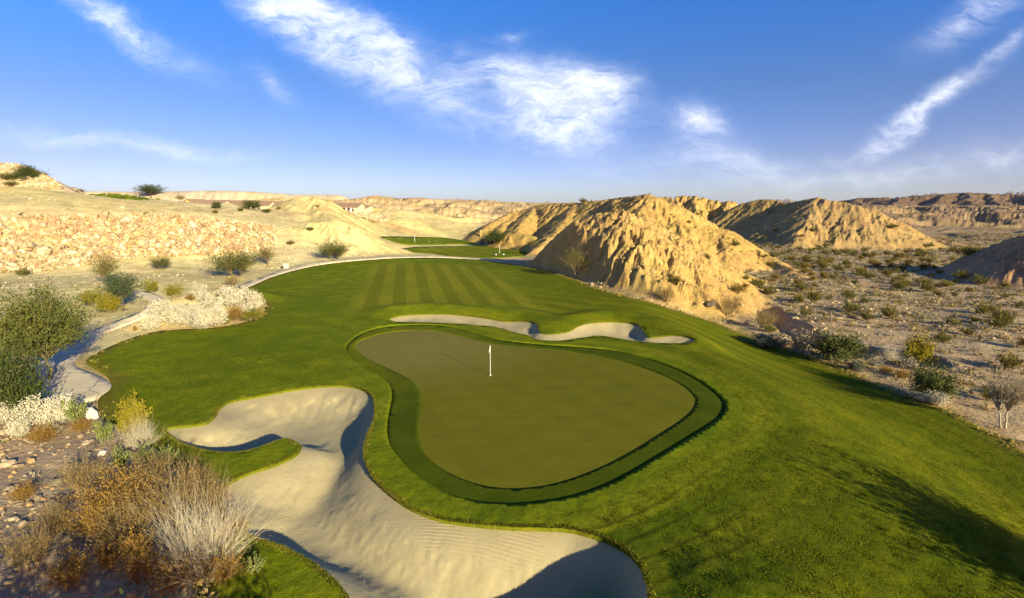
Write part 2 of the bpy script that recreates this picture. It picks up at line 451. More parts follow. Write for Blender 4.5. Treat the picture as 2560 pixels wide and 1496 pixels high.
def tubes(lst, n=5):
    VV, FF, k = [], [], 0
    an = np.linspace(0, 2 * math.pi, n, endpoint=False)
    for P, R in lst:
        m = len(P)
        d = np.gradient(P, axis=0); d /= np.linalg.norm(d, axis=1)[:, None] + 1e-9
        ref = np.where(np.abs(d[:, 2:3]) > .9, np.array([[1., 0, 0]]), np.array([[0, 0, 1.]]))
        a = np.cross(d, ref); a /= np.linalg.norm(a, axis=1)[:, None] + 1e-9
        b = np.cross(d, a)
        V = P[:, None] + R[:, None, None] * (np.cos(an)[None, :, None] * a[:, None] + np.sin(an)[None, :, None] * b[:, None])
        VV.append(V.reshape(-1, 3))
        i = np.arange(m - 1)[:, None] * n; j = np.arange(n)[None]
        FF.append(np.stack([i + j, i + (j + 1) % n, i + n + (j + 1) % n, i + n + j], -1).reshape(-1, 4) + k)
        k += m * n
    return np.vstack(VV), np.vstack(FF), None

def quads(P, L, W, dirs, nrm):
    """leaf quads: centres P, half length L along dirs, half width W"""
    t = np.cross(dirs, nrm); t /= np.linalg.norm(t, axis=1)[:, None] + 1e-9
    L = L[:, None]; W = W[:, None]
    V = np.stack([P - dirs * L, P + t * W, P + dirs * L, P - t * W], 1).reshape(-1, 3)
    F = np.arange(len(P) * 4).reshape(-1, 4)
    return V, F

def unit(n, r=None):
    r = r or rng
    v = r.normal(size=(n, 3)); return v / np.linalg.norm(v, axis=1)[:, None]

# ------------------------------------------------------------------ materials
class NT:
    def __init__(s, mat):
        mat.use_nodes = True; s.t = mat.node_tree; s.t.nodes.clear()
    def n(s, typ, **kw):
        nd = s.t.nodes.new(typ)
        for k, v in kw.items():
            if k.startswith('i_'):
                key = k[2:]; key = int(key) if key.isdigit() else key.replace('_', ' ')
                s.set(nd.inputs[key], v)
            else: setattr(nd, k, v)
        return nd
    def set(s, sock, v):
        if isinstance(v, bpy.types.NodeSocket): s.t.links.new(v, sock)
        else: sock.default_value = v
    def math(s, op, a, b=0.0, c=None, clamp=False):
        nd = s.t.nodes.new('ShaderNodeMath'); nd.operation = op; nd.use_clamp = clamp
        s.set(nd.inputs[0], a); s.set(nd.inputs[1], b)
        if c is not None: s.set(nd.inputs[2], c)
        return nd.outputs[0]
    def mix(s, f, a, b, bt='MIX'):
        nd = s.t.nodes.new('ShaderNodeMix'); nd.data_type = 'RGBA'; nd.blend_type = bt
        s.set(nd.inputs[0], f)
        for i, v in ((6, a), (7, b)):
            if isinstance(v, (tuple, list)) and len(v) == 3: v = (*v, 1)
            s.set(nd.inputs[i], v)
        return nd.outputs[2]
    def noise(s, vec, scale, detail=3, rough=.55, dist=0.0):
        nd = s.n('ShaderNodeTexNoise'); s.set(nd.inputs['Vector'], vec)
        nd.inputs['Scale'].default_value = scale; nd.inputs['Detail'].default_value = detail
        nd.inputs['Roughness'].default_value = rough; nd.inputs['Distortion'].default_value = dist
        return nd.outputs['Fac']
    def ramp(s, f, stops):
        nd = s.n('ShaderNodeValToRGB'); s.set(nd.inputs[0], f)
        el = nd.color_ramp.elements
        while len(el) < len(stops): el.new(.5)
        for e, (p, c) in zip(el, stops):
            e.position = p; e.color = (*c, 1) if len(c) == 3 else c
        return nd.outputs[0]
    def mrange(s, v, a, b, c=0.0, d=1.0, smooth=True):
        nd = s.n('ShaderNodeMapRange'); nd.interpolation_type = 'SMOOTHSTEP' if smooth else 'LINEAR'
        for i, q in enumerate((v, a, b, c, d)): s.set(nd.inputs[i], q)
        return nd.outputs[0]
    def attr(s, name, what='Fac'):
        nd = s.n('ShaderNodeAttribute'); nd.attribute_name = name; return nd.outputs[what]
    def bump(s, h, strength=.5, dist=.05, normal=None):
        nd = s.n('ShaderNodeBump'); s.set(nd.inputs['Height'], h)
        nd.inputs['Strength'].default_value = strength; nd.inputs['Distance'].default_value = dist
        if normal is not None: s.set(nd.inputs['Normal'], normal)
        return nd.outputs[0]
    def out(s, col, rough=.9, normal=None, spec=.15, translucent=None, sheen=0.0):
        b = s.n('ShaderNodeBsdfPrincipled'); s.set(b.inputs['Base Color'], col if not (isinstance(col, tuple) and len(col) == 3) else (*col, 1))
        s.set(b.inputs['Roughness'], rough); b.inputs['Specular IOR Level'].default_value = spec
        if normal is not None: s.set(b.inputs['Normal'], normal)
        sh = b.outputs[0]
        if translucent:
            tr = s.n('ShaderNodeBsdfTranslucent'); s.set(tr.inputs[0], col)
            mx = s.n('ShaderNodeMixShader'); mx.inputs[0].default_value = translucent
            s.t.links.new(sh, mx.inputs[1]); s.t.links.new(tr.outputs[0], mx.inputs[2]); sh = mx.outputs[0]
        o = s.n('ShaderNodeOutputMaterial'); s.t.links.new(sh, o.inputs['Surface'])

def newmat(name):
    m = bpy.data.materials.new(name); return m, NT(m)

def geo_pos(N): return N.n('ShaderNodeNewGeometry').outputs['Position']

def mat_soil():
    m, N = newmat('desert_soil'); p = geo_pos(N)
    c = N.attr('Col', 'Color')
    n1 = N.noise(p, .35, 5, .62); n2 = N.noise(p, 2.6, 5, .65); n3 = N.noise(p, 9.0, 4, .7)
    f = N.math('ADD', N.math('MULTIPLY', n1, .9), N.math('MULTIPLY', n2, .7))
    f = N.math('ADD', f, N.math('MULTIPLY', n3, .5))
    k = N.mrange(f, .72, 1.38, .52, 1.36, False)
    cc = N.mix(1.0, c, N.n('ShaderNodeCombineColor', i_0=k, i_1=k, i_2=k).outputs[0], 'MULTIPLY')
    # thin crusted strata
    sep = N.n('ShaderNodeSeparateXYZ'); N.set(sep.inputs[0], p)
    zz = N.math('ADD', N.math('MULTIPLY', sep.outputs[2], 1.3), N.math('MULTIPLY', n1, 2.2))
    st = N.n('ShaderNodeTexNoise', noise_dimensions='1D'); N.set(st.inputs['W'], zz); st.inputs['Scale'].default_value = 1.0; st.inputs['Detail'].default_value = 2
    cc = N.mix(N.mrange(st.outputs[0], .5, .75, 0, .22), cc, (.36, .2, .1))
    # pebbles
    v = N.n('ShaderNodeTexVoronoi', feature='F1'); N.set(v.inputs['Vector'], p); v.inputs['Scale'].default_value = 3.2
    peb = N.mrange(v.outputs['Distance'], .16, .3, 1, 0)
    rnd = N.n('ShaderNodeSeparateColor'); N.set(rnd.inputs[0], v.outputs['Color'])
    peb = N.math('MULTIPLY', peb, N.math('GREATER_THAN', rnd.outputs[0], .62))
    cc = N.mix(N.math('MULTIPLY', peb, .5), cc, N.mix(rnd.outputs[1], (.62, .53, .42), (.22, .15, .1)))
    h = N.math('ADD', N.math('MULTIPLY', n2, .16), N.math('ADD', N.math('MULTIPLY', n3, .05), N.math('MULTIPLY', peb, .05)))
    N.out(cc, .95, N.bump(h, 1.0, 1.0), .05)
    return m

def mat_turf(name='mown_turf', kind='rough'):
    m, N = newmat(name); p = geo_pos(N)
    n0 = N.noise(p, .06, 3, .5); n1 = N.noise(p, .45, 5, .6); n2 = N.noise(p, 3.5, 4, .65); n3 = N.noise(p, 17, 3, .7)
    if kind == 'green':
        col = N.ramp(N.math('ADD', N.math('MULTIPLY', n0, .5), N.math('MULTIPLY', n1, .5)), [(.35, (.102, .102, .008)), (.68, (.142, .136, .012))])
        mp = N.n('ShaderNodeMapping'); N.set(mp.inputs[0], p); mp.inputs['Rotation'].default_value = (0, 0, .25); mp.inputs['Scale'].default_value = (.25, 1.6, 1)
        s1 = N.noise(mp.outputs[0], 1.0, 4, .6)
        col = N.mix(N.mrange(s1, .42, .7, 0, .55), col, (.160, .144, .018))
        sp = N.n('ShaderNodeSeparateXYZ'); N.set(sp.inputs[0], p)
        for ang, pw, am in ((.5, 1.15, .10), (-.95, 1.15, .07)):
            q = N.math('ADD', N.math('MULTIPLY', sp.outputs[0], math.cos(ang) / pw), N.math('MULTIPLY', sp.outputs[1], math.sin(ang) / pw))
            q = N.math('PINGPONG', N.math('ADD', q, N.math('MULTIPLY', n1, .12)), 1.0)
            col = N.mix(N.math('MULTIPLY', N.mrange(q, .4, .6, 0, 1), am * 1.8), col, (.168, .160, .014))
        vo = N.n('ShaderNodeTexVoronoi', feature='F1'); N.set(vo.inputs['Vector'], p); vo.inputs['Scale'].default_value = .55
        col = N.mix(N.mrange(vo.outputs['Distance'], .03, .075, .5, 0), col, (.17, .14, .04))
        col = N.mix(N.mrange(n2, .4, .7, 0, .35), col, (.122, .112, .008))
        col = N.mix(N.mrange(n3, .35, .75, 0, .3), col, (.085, .088, .006))
        # drier top left tongue
        d = N.n('ShaderNodeVectorMath', operation='DISTANCE'); N.set(d.inputs[0], p); d.inputs[1].default_value = (-9, 45, 0)
        col = N.mix(N.mrange(d.outputs['Value'], 4, 15, .55, 0), col, (.20, .17, .055))
        N.out(col, .85, N.bump(N.math('ADD', N.math('MULTIPLY', n2, .012), N.math('MULTIPLY', n3, .012)), 1, 1), .02)
        return m
    if kind == 'collar':
        col = N.ramp(n1, [(.3, (.046, .066, .003)), (.7, (.076, .098, .005))])
        col = N.mix(N.mrange(n3, .4, .75, 0, .5), col, (.03, .042, .002))
        sp = N.n('ShaderNodeSeparateXYZ'); N.set(sp.inputs[0], p)
        gr = N.math('ADD', N.math('SUBTRACT', N.math('MULTIPLY', sp.outputs[1], .5), sp.outputs[0]), N.math('MULTIPLY', n1, 6.0))
        col = N.mix(N.mrange(gr, 22, 36, 0, .8), col, N.mix(n1, (.095, .115, .004), (.16, .165, .006)))
        N.out(col, .85, N.bump(N.math('ADD', N.math('MULTIPLY', n2, .03), N.math('MULTIPLY', n3, .03)), 1, 1), .02)
        return m
    col = N.ramp(n1, [(.28, (.086, .120, .005)), (.5, (.138, .172, .006)), (.75, (.230, .238, .009))])
    col = N.mix(N.mrange(n0, .4, .65, 0, .5), col, (.085, .12, .004))
    # mown bands: attribute BAND holds the mower's track across the slope, MOW the fairway stripes (0 dark, 1 pale, -1 none)
    band = N.attr('band'); bm = N.attr('bandmask')
    wob = N.math('ADD', band, N.math('MULTIPLY', n1, .22))
    tri = N.math('PINGPONG', wob, 1.0)
    bd = N.mrange(tri, .38, .62, 0, 1)
    col = N.mix(N.math('MULTIPLY', N.math('MULTIPLY', bd, bm), .75), col, (.25, .24, .010))
    tr2 = N.math('PINGPONG', N.math('ADD', N.math('MULTIPLY', band, 3.1), N.math('MULTIPLY', n1, .5)), 1.0)
    line = N.math('MULTIPLY', N.mrange(tr2, .0, .34, 1, 0), N.mrange(n0, .35, .6, .35, 1.0))
    col = N.mix(N.math('MULTIPLY', N.math('MULTIPLY', line, bm), .75), col, (.035, .052, .002))
    turf_shade = N.attr('long')  # attribute LONG: shade painted into the right-hand turf colour, not grass length
    col = N.mix(N.math('MULTIPLY', turf_shade, .35), col, (.05, .055, .002))
    mow = N.attr('mow'); mm = N.attr('mowmask')
    stripe = N.mix(N.mrange(mow, -.15, .15, 0, 1), (.160, .160, .007), (.235, .225, .014))
    stripe = N.mix(N.mrange(n2, .35, .7, 0, .25), stripe, (.09, .1, .01))
    col = N.mix(N.math('MULTIPLY', mm, N.mrange(n0, .3, .6, .55, .9)), col, stripe)
    dry = N.attr('dry')
    col = N.mix(dry, col, N.mix(n2, (.2, .15, .02), (.12, .11, .02)))
    col = N.mix(N.mrange(n2, .42, .75, 0, .5), col, (.035, .058, .003))
    col = N.mix(N.mrange(n3, .5, .8, 0, .45), col, (.16, .17, .02))
    col = N.mix(N.mrange(n3, .45, .25, 0, .45), col, (.018, .032, .002))
    h = N.math('ADD', N.math('MULTIPLY', n2, .07), N.math('MULTIPLY', n3, .05))
    N.out(col, .9, N.bump(h, .9, 1.0), .02)
    return m

def mat_sand():
    m, N = newmat('bunker_sand'); p = geo_pos(N)
    n1 = N.noise(p, .5, 4, .6); n2 = N.noise(p, 4, 4, .6); n3 = N.noise(p, 30, 3, .7)
    col = N.ramp(n1, [(.3, (.345, .288, .165)), (.7, (.415, .352, .205))])
    col = N.mix(N.mrange(n3, .4, .8, 0, .3), col, (.28, .22, .11))
    # rake lines in patches of changing direction
    v = N.n('ShaderNodeTexVoronoi', feature='F1'); mp = N.n('ShaderNodeMapping'); N.set(mp.inputs[0], p); mp.inputs['Scale'].default_value = (.42, .42, .42)
    N.set(v.inputs['Vector'], mp.outputs[0]); v.inputs['Scale'].default_value = 1.0
    sc_ = N.n('ShaderNodeSeparateColor'); N.set(sc_.inputs[0], v.outputs['Color'])
    ang = N.math('ADD', N.math('MULTIPLY', sc_.outputs[0], 1.1), .1)
    sep = N.n('ShaderNodeSeparateXYZ'); N.set(sep.inputs[0], p)
    q = N.math('ADD', N.math('MULTIPLY', sep.outputs[0], N.math('SINE', ang)), N.math('MULTIPLY', sep.outputs[1], N.math('COSINE', ang)))
    q = N.math('ADD', q, N.math('MULTIPLY', n2, .10))
    rk = N.math('SINE', N.math('MULTIPLY', q, 44.0))
    msk = N.mrange(N.math('MULTIPLY', N.mrange(N.noise(p, .28, 3, .5), .45, .58, 0, 1), N.math('GREATER_THAN', sc_.outputs[1], .4)), 0, 1, 0, 1)
    h = N.math('ADD', N.math('MULTIPLY', N.math('MULTIPLY', rk, msk), .0042), N.math('ADD', N.math('MULTIPLY', n2, .020), N.math('MULTIPLY', n3, .008)))
    N.out(col, .95, N.bump(h, 1, 1), .05)
    return m

def mat_path():
    m, N = newmat('worn_concrete'); p = geo_pos(N)
    n1 = N.noise(p, .7, 4, .6); n2 = N.noise(p, 7, 4, .65)
    col = N.ramp(n1, [(.3, (.55, .455, .30)), (.7, (.68, .58, .41))])
    col = N.mix(N.mrange(n2, .45, .8, 0, .35), col, (.33, .27, .19))
    v = N.n('ShaderNodeTexVoronoi', feature='DISTANCE_TO_EDGE'); wv = N.n('ShaderNodeVectorMath', operation='MULTIPLY_ADD'); N.set(wv.inputs[0], p); wv.inputs[1].default_value = (1, 1, 0)
    N.set(v.inputs['Vector'], wv.outputs[0]); v.inputs['Scale'].default_value = .3
    col = N.mix(N.mrange(v.outputs['Distance'], .004, .016, .65, 0), col, (.16, .12, .08))
    n4 = N.noise(p, .25, 3, .5); col = N.mix(N.mrange(n4, .48, .68, 0, .5), col, (.40, .32, .22))
    N.out(col, .9, N.bump(n2, .4, .02), .05); return m

def mat_plain(name, col, rough=.7, var=.15, scale=6, spec=.2, bump=0.0):
    m, N = newmat(name); p = geo_pos(N)
    n = N.noise(p, scale, 4, .6); k = N.mrange(n, .3, .7, 1 - var, 1 + var, False)
    c = N.mix(1.0, (*col, 1), N.n('ShaderNodeCombineColor', i_0=k, i_1=k, i_2=k).outputs[0], 'MULTIPLY')
    N.out(c, rough, N.bump(n, .5, bump) if bump else None, spec); return m

def mat_leaf():
    m, N = newmat('foliage'); c = N.attr('Col', 'Color')
    N.out(c, .8, None, .04, translucent=.2); return m
def mat_bark():
    m, N = newmat('bark'); c = N.attr('Col', 'Color'); p = geo_pos(N)
    n = N.noise(p, 14, 4, .6); k = N.mrange(n, .3, .7, .7, 1.2, False)
    c = N.mix(1.0, c, N.n('ShaderNodeCombineColor', i_0=k, i_1=k, i_2=k).outputs[0], 'MULTIPLY')
    N.out(c, .9, N.bump(n, .5, .02), .08); return m
def mat_stone():
    m, N = newmat('field_stone'); c = N.attr('Col', 'Color'); p = geo_pos(N)
    n1 = N.noise(p, 1.6, 4, .65); n2 = N.noise(p, 9, 3, .7)
    k = N.mrange(N.math('ADD', n1, N.math('MULTIPLY', n2, .5)), .5, 1.0, .72, 1.2, False)
    c = N.mix(1.0, c, N.n('ShaderNodeCombineColor', i_0=k, i_1=k, i_2=k).outputs[0], 'MULTIPLY')
    N.out(c, .9, N.bump(N.math('ADD', n1, N.math('MULTIPLY', n2, .3)), .6, .15), .1); return m

M_SOIL = mat_soil(); M_TURF = mat_turf(); M_GREEN = mat_turf('putting_turf', 'green'); M_COLLAR = mat_turf('collar_turf', 'collar')
M_SAND = mat_sand(); M_PATH = mat_path(); M_LEAF = mat_leaf(); M_BARK = mat_bark(); M_STONE = mat_stone()
M_WHITE = mat_plain('white_paint', (.8, .8, .78), .4); M_DARK = mat_plain('dark_paint', (.03, .03, .035), .5); M_METAL = mat_plain('grey_metal', (.35, .36, .38), .4)
# ------------------------------------------------------------------ the terrain sheet
def soil_colour(x, y, z, own, soft, bk):
    n = fbm(x / 14, y / 14, 91, 4)
    c = np.zeros((len(x), 3), f32)
    left = sstep(5, -25, x - .0 * y)[:, None]
    c[:] = np.array((.43, .315, .175)) * (1 - left) + np.array((.59, .49, .235)) * left
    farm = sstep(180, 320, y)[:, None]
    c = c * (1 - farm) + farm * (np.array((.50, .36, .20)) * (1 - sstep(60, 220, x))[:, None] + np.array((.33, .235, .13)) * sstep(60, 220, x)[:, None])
    nl = (sstep(-8, -16, x) * sstep(34, 26, y))[:, None]            # stony slope near the camera
    c = c * (1 - nl) + np.array((.40, .29, .20)) * nl
    m = bk == -2
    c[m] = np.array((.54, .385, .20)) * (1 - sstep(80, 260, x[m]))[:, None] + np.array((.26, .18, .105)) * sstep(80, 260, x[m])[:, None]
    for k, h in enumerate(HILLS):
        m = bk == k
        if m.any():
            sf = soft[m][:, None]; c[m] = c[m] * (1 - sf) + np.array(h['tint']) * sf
    c *= (1 + .16 * n)[:, None]
    c[:, 0] *= 1 + .06 * vnoise(x / 5, y / 5, 95); c[:, 2] *= 1 - .12 * vnoise(x / 23, y / 23, 97)
    return np.clip(c, .02, .8)

def build_terrain():
    rr = [2.0]
    while rr[-1] < 16000:
        r = rr[-1]
        g = 1.02 if r < 12 else 1.012 if r < 60 else 1.0046 if r < 280 else 1.0075 if r < 1300 else 1.03
        rr.append(r * g)
    R = np.array(rr)
    U = np.concatenate([np.linspace(-2.2, -1.2, 40, endpoint=False), np.linspace(-1.2, 1.2, 1200, endpoint=False), np.linspace(1.2, 2.2, 41)])
    nr, nu = len(R), len(U)
    X = (R[:, None] * U[None]).astype(f32); Y = np.repeat(R[:, None], nu, 1).astype(f32)
    x, y = X.ravel(), Y.ravel()
    z = np.empty(len(x), f32); own = np.empty(len(x), np.int16); dt = np.empty(len(x), f32); soft = dt.copy(); bk = own.copy()
    for a in range(0, len(x), 200000):
        b = slice(a, a + 200000)
        z[b], own[b], dt[b], soft[b], bk[b] = ground(x[b], y[b], True)
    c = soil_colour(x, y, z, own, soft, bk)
    # the soil lies a little under the turf, paths and far fairways that cover it
    z -= .07 * sstep(-.3, .1, dt) + 1.5 * sstep(.7, 1.4, dt)
    for P, dp, w in ((PATH, .3, .3), (FPATH, .3, .3), (F2, .8, 1.0), (F3, .8, 1.2)):
        ds = sdist(x, y, P, 6.0)
        z -= .04 * sstep(-.4, 0, ds) + dp * sstep(w, w * 2, ds)
    i = np.arange(nr - 1)[:, None] * nu; j = np.arange(nu - 1)[None]
    F = np.stack([i + j, i + j + 1, i + nu + j + 1, i + nu + j], -1).reshape(-1, 4)
    fo = np.sort(own[F], axis=1)[:, 2]
    V = np.stack([x, y, z], 1)
    dead = (dt[F] > 2.5).all(1)
    F = F[~dead]; fo = fo[~dead]
    for k in range(-1, len(HILLS)):
        f = F[fo == k]
        if not len(f): continue
        used = np.unique(f); mp = np.full(len(V), -1, np.int32); mp[used] = np.arange(len(used))
        nm = 'desert_ground' if k < 0 else HILLS[k]['name']
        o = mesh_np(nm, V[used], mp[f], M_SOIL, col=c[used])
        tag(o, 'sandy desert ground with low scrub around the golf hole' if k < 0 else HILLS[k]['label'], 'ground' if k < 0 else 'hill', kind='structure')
build_terrain()
print('terrain', time.time() - T0)

# ------------------------------------------------------------------ golf hole: turf, collar, green, bunkers from one triangulation
GREEN_PX = [(889,868),(895,855),(911,848),(957,833),(1014,827),(1052,826),(1098,829),(1143,838),(1189,850),(1242,860),(1299,866),(1356,872),(1432,879),(1508,892),(1584,911),(1660,939),(1710,966),(1736,991),(1739,1003),(1729,1025),(1698,1052),(1645,1086),(1584,1124),(1508,1164),(1432,1194),(1375,1210),(1318,1218),(1261,1219),(1204,1211),(1147,1192),(1098,1166),(1063,1135),(1048,1097),(1046,1063),(1052,1021),(1052,991),(1041,964),(1022,947),(987,928),(949,911),(919,896),(900,882)]
COLLAR_PX = [(868,862),(900,836),(957,818),(1052,812),(1128,818),(1185,833),(1242,848),(1318,858),(1394,864),(1470,869),(1546,878),(1622,898),(1698,926),(1755,957),(1793,985),(1811,1005),(1812,1025),(1795,1050),(1736,1088),(1660,1135),(1584,1181),(1508,1219),(1432,1244),(1356,1257),(1280,1262),(1204,1257),(1128,1238),(1071,1208),(1025,1177),(995,1143),(976,1116),(968,1082),(970,1044),(976,1012),(980,985),(972,962),(950,942),(915,920),(885,900),(868,880)]
B1_PX = [(411,1079),(427,1069),(477,1064),(513,1059),(538,1041),(549,1021),(579,1004),(650,990),(731,975),(803,966),(864,965),(904,973),(930,990),(938,1021),(933,1057),(917,1092),(911,1128),(917,1163),(935,1197),(965,1227),(1006,1260),(1057,1285),(1118,1303),(1199,1313),(1280,1319),(1361,1321),(1422,1324),(1473,1336),(1524,1353),(1570,1382),(1600,1417),(1618,1463),(1622,1496),(1615,1570),(1560,1650),(1300,1700),(1020,1650),(905,1560),
         (868,1496),(843,1463),(803,1427),(762,1400),(711,1373),(660,1356),(620,1340),(590,1322),(569,1292),(554,1256),(556,1228),(579,1204),(630,1181),(691,1161),(736,1140),(752,1123),(742,1110),(711,1100),(673,1112),(618,1130),(546,1134),(480,1120),(440,1103)]
B2_PX = [(972,799),(987,793),(1014,788),(1052,786),(1109,785),(1166,789),(1212,795),(1261,803),(1303,803),(1330,805),(1343,812),(1347,824),(1353,832),(1375,835),(1406,832),(1428,826),(1444,816),(1470,808),(1508,805),(1554,805),(1588,810),(1603,818),(1611,831),(1621,842),(1640,842),(1672,838),(1698,838),(1725,843),(1739,850),(1730,857),(1698,860),(1641,859),(1592,855),(1546,848),(1520,843),(1493,841),(1466,845),(1447,848),(1417,852),(1379,854),(1341,849),(1318,840),(1280,831),(1254,823),(1223,817),(1185,814),(1136,810),(1071,808),(1014,807),(984,805)]
def stepf(q):
    return float(np.clip(.0052 * max(q[1], 8), .1, .6))
OUT = {}
for k, P in (('green', GREEN_PX), ('collar', COLLAR_PX), ('b1', B1_PX), ('b2', B2_PX)):
    OUT[k] = resample(unproj(catmull(P, 5)), stepf)
OUT['turf'] = resample(TURF, stepf)

def cdt(outlines, pts):
    V = []; E = []
    for P in outlines:
        n0 = len(V); V += [tuple(p) for p in P]
        E += [(n0 + i, n0 + (i + 1) % len(P)) for i in range(len(P))]
    V += [tuple(p) for p in pts]
    r = delaunay_2d_cdt([Vector(v) for v in V], E, [], 0, 1e-5)
    return np.array([v[:] for v in r[0]]), np.array(r[2], int)

def skirt(V, F, depth):
    """walls hanging from the open edge of a triangle sheet"""
    e = np.vstack([F[:, [0, 1]], F[:, [1, 2]], F[:, [2, 0]]])
    key = np.sort(e, 1); _, inv, cnt = np.unique(key, axis=0, return_inverse=True, return_counts=True)
    b = e[cnt[inv.ravel()] == 1]
    ids = np.unique(b); mp = np.full(len(V), -1); mp[ids] = np.arange(len(ids)) + len(V)
    low = V[ids].copy(); low[:, 2] -= depth
    Q = np.stack([b[:, 1], b[:, 0], mp[b[:, 0]], mp[b[:, 1]]], 1)
    return np.vstack([V, low]), Q, ids

def build_course():
    gx = np.arange(-200, 2960, 7.5); pts = []
    rows = []
    py = 648.0
    while py < 1760:
        rows.append(py); py += 2.6 if py < 720 else 4.5 if py < 900 else 7.0
    for i, r in enumerate(rows):
        px = gx + rng.uniform(-2.2, 2.2, len(gx)) + (3.7 if i % 2 else 0)
        pts.append(np.stack([px, r + rng.uniform(-1, 1, len(gx)) * (1 if r > 720 else .5)], 1))
    pts = np.vstack(pts)
    zz = np.zeros(len(pts))
    for _ in range(12):
        x, y = atz(pts[:, 0], pts[:, 1], zz); zz = .4 * zz + .6 * base(x, y)
    P = np.stack([x, y], 1)
    ok = (np.hypot(*P.T) < 140)
    P = P[ok]; P = P[sdist(P[:, 0], P[:, 1], OUT['turf']) > .12]
    for k in ('green', 'collar', 'b1', 'b2'):
        P = P[np.abs(sdist(P[:, 0], P[:, 1], OUT[k])) > .1]
    V2, F = cdt([OUT[k] for k in ('turf', 'collar', 'green', 'b1', 'b2')], P)
    # orient upwards
    a, b, c = V2[F[:, 0]], V2[F[:, 1]], V2[F[:, 2]]
    cr = (b[:, 0] - a[:, 0]) * (c[:, 1] - a[:, 1]) - (b[:, 1] - a[:, 1]) * (c[:, 0] - a[:, 0])
    F[cr < 0] = F[cr < 0][:, ::-1]
    F = F[np.abs(cr) > 1e-7]
    cen = V2[F].mean(1)
    I = {k: inside(cen[:, 0], cen[:, 1], OUT[k]) for k in OUT}
    zc = base(V2[:, 0], V2[:, 1]).astype(float)
    x, y = V2[:, 0], V2[:, 1]
    def sheet(mask, z):
        f = F[mask]; used = np.unique(f); mp = np.full(len(V2), -1); mp[used] = np.arange(len(used))
        return np.stack([x[used], y[used], z[used]], 1), mp[f], used
    # rough and fairway
    tm = I['turf'] & ~I['collar'] & ~I['b1'] & ~I['b2']
    ruff = .035 * fbm(x / .5, y / .5, 14, 2) * (1 - sstep(30, 55, y)) * sstep(.1, .8, -sdist(x, y, OUT['collar'], 4.0))
    V, f, used = sheet(tm, zc + .05 + ruff)
    xx, yy = V[:, 0], V[:, 1]
    dgreen = -sdist(xx, yy, OUT['collar'], 60.0)
    dedge = sdist(xx, yy, OUT['turf'], 60.0)
    q = (xx + .21 * yy) / 1.78
    mow = np.sin(q * math.pi) * 1.0
    mowmask = sstep(-8.5, -5.5, xx + .21 * yy) * sstep(18.5, 14.5, xx + .21 * yy) * sstep(56, 63, yy - .12 * (xx + 10)) * sstep(112, 104, yy) * sstep(3, 9, dedge)
    s = xx - np.interp(yy, XC_Y, XC_X)
    band = dgreen / 1.9
    bandmask = sstep(-4, 6, xx + .12 * yy) * sstep(80, 62, yy) * sstep(.5, 2.5, dgreen) * np.clip(.7 + .6 * vnoise(xx / 6, yy / 6, 44), 0, 1)
    bandmask = np.clip(bandmask, 0, 1)
    dry = (1 - sstep(0, 1.6, dedge + .8 * fbm(xx / 1.3, yy / 1.3, 45, 3))) * .75
    dry = np.maximum(dry, sstep(-11, -14, xx) * sstep(19, 15, yy) * .6 * (.5 + .5 * vnoise(xx / 1.5, yy / 1.5, 46)))
    Vs, Q, ids = skirt(V, f, .34)
    ext = lambda a: np.concatenate([a, a[ids]])
    sk = np.concatenate([np.zeros(len(V)), np.ones(len(ids))])
    dryx = np.maximum(ext(dry), sk * .9)
    o = mesh_np('fairway', Vs, [f, Q], M_TURF, attrs=dict(long=ext(sstep(6, 14, xx + .1 * yy) * sstep(1.5, 4, dgreen)), mow=ext(mow), mowmask=ext(mowmask), band=ext(band), bandmask=ext(bandmask), dry=dryx))  # LONG masks the painted shade on the right side of the turf
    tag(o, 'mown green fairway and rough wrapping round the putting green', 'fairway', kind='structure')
    V, f, _ = sheet(I['collar'] & ~I['green'], zc - .03)
    Vs, Q, _ = skirt(V, f, .05)
    tag(mesh_np('green_collar', Vs, [f, Q], M_COLLAR), 'darker grass collar ringing the putting green', 'grass collar', kind='structure')
    V, f, _ = sheet(I['green'], zc - .045)
    tag(mesh_np('putting_green', V, f, M_GREEN), 'smooth olive putting green around the near flagstick', 'putting green', kind='structure')
    for k, lab in (('b1', 'large curving sand bunker in the foreground, left of the green'), ('b2', 'long narrow sand bunker behind the putting green')):
        d = sdist(x, y, OUT[k], 20.0)
        B = OUT[k]; T = np.roll(B, -1, 0) - np.roll(B, 1, 0); Nn = np.stack([T[:, 1], -T[:, 0]], 1); Nn /= np.linalg.norm(Nn, axis=1)[:, None]
        c_ = inside(*(B + Nn * .05).T, B); Nn[~c_] *= -1
        toSun = np.array([math.sin(SUN_AZ), math.cos(SUN_AZ)])
        facing = -(Nn @ toSun)                              # 1 where the lip stands on the sun's side and shades the sand
        near = np.array([np.argmin((B[:, 0] - a) ** 2 + (B[:, 1] - b_) ** 2) for a, b_ in zip(x, y)]) if len(x) else None
        kf = sstep(-.25, .55, facing[near])
        if k == 'b1':
            dep = .98 + 1.25 * np.exp(-((x - 3.0) ** 2 + (y - 13.5) ** 2) / 30); wl_ = 3.6
        else:
            dep = .55 + .25 * sstep(8, 16, x); wl_ = 2.6
        w = wl_ + (1.15 - wl_) * kf
        sag = dep * sstep(-.12 - .5 * (1 - kf), w, np.clip(d, 0, None))
        # settle the sand: average with the neighbours, lip fixed
        fI = F[I[k]]; e = np.vstack([fI[:, [0, 1]], fI[:, [1, 2]], fI[:, [2, 0]]]); e = np.vstack([e, e[:, ::-1]])
        cnt = np.maximum(np.bincount(e[:, 0], minlength=len(x)), 1); free = d > .9
        for _ in range(14):
            av = np.bincount(e[:, 0], sag[e[:, 1]], minlength=len(x)) / cnt
            sag = np.where(free, .4 * sag + .6 * av, sag)
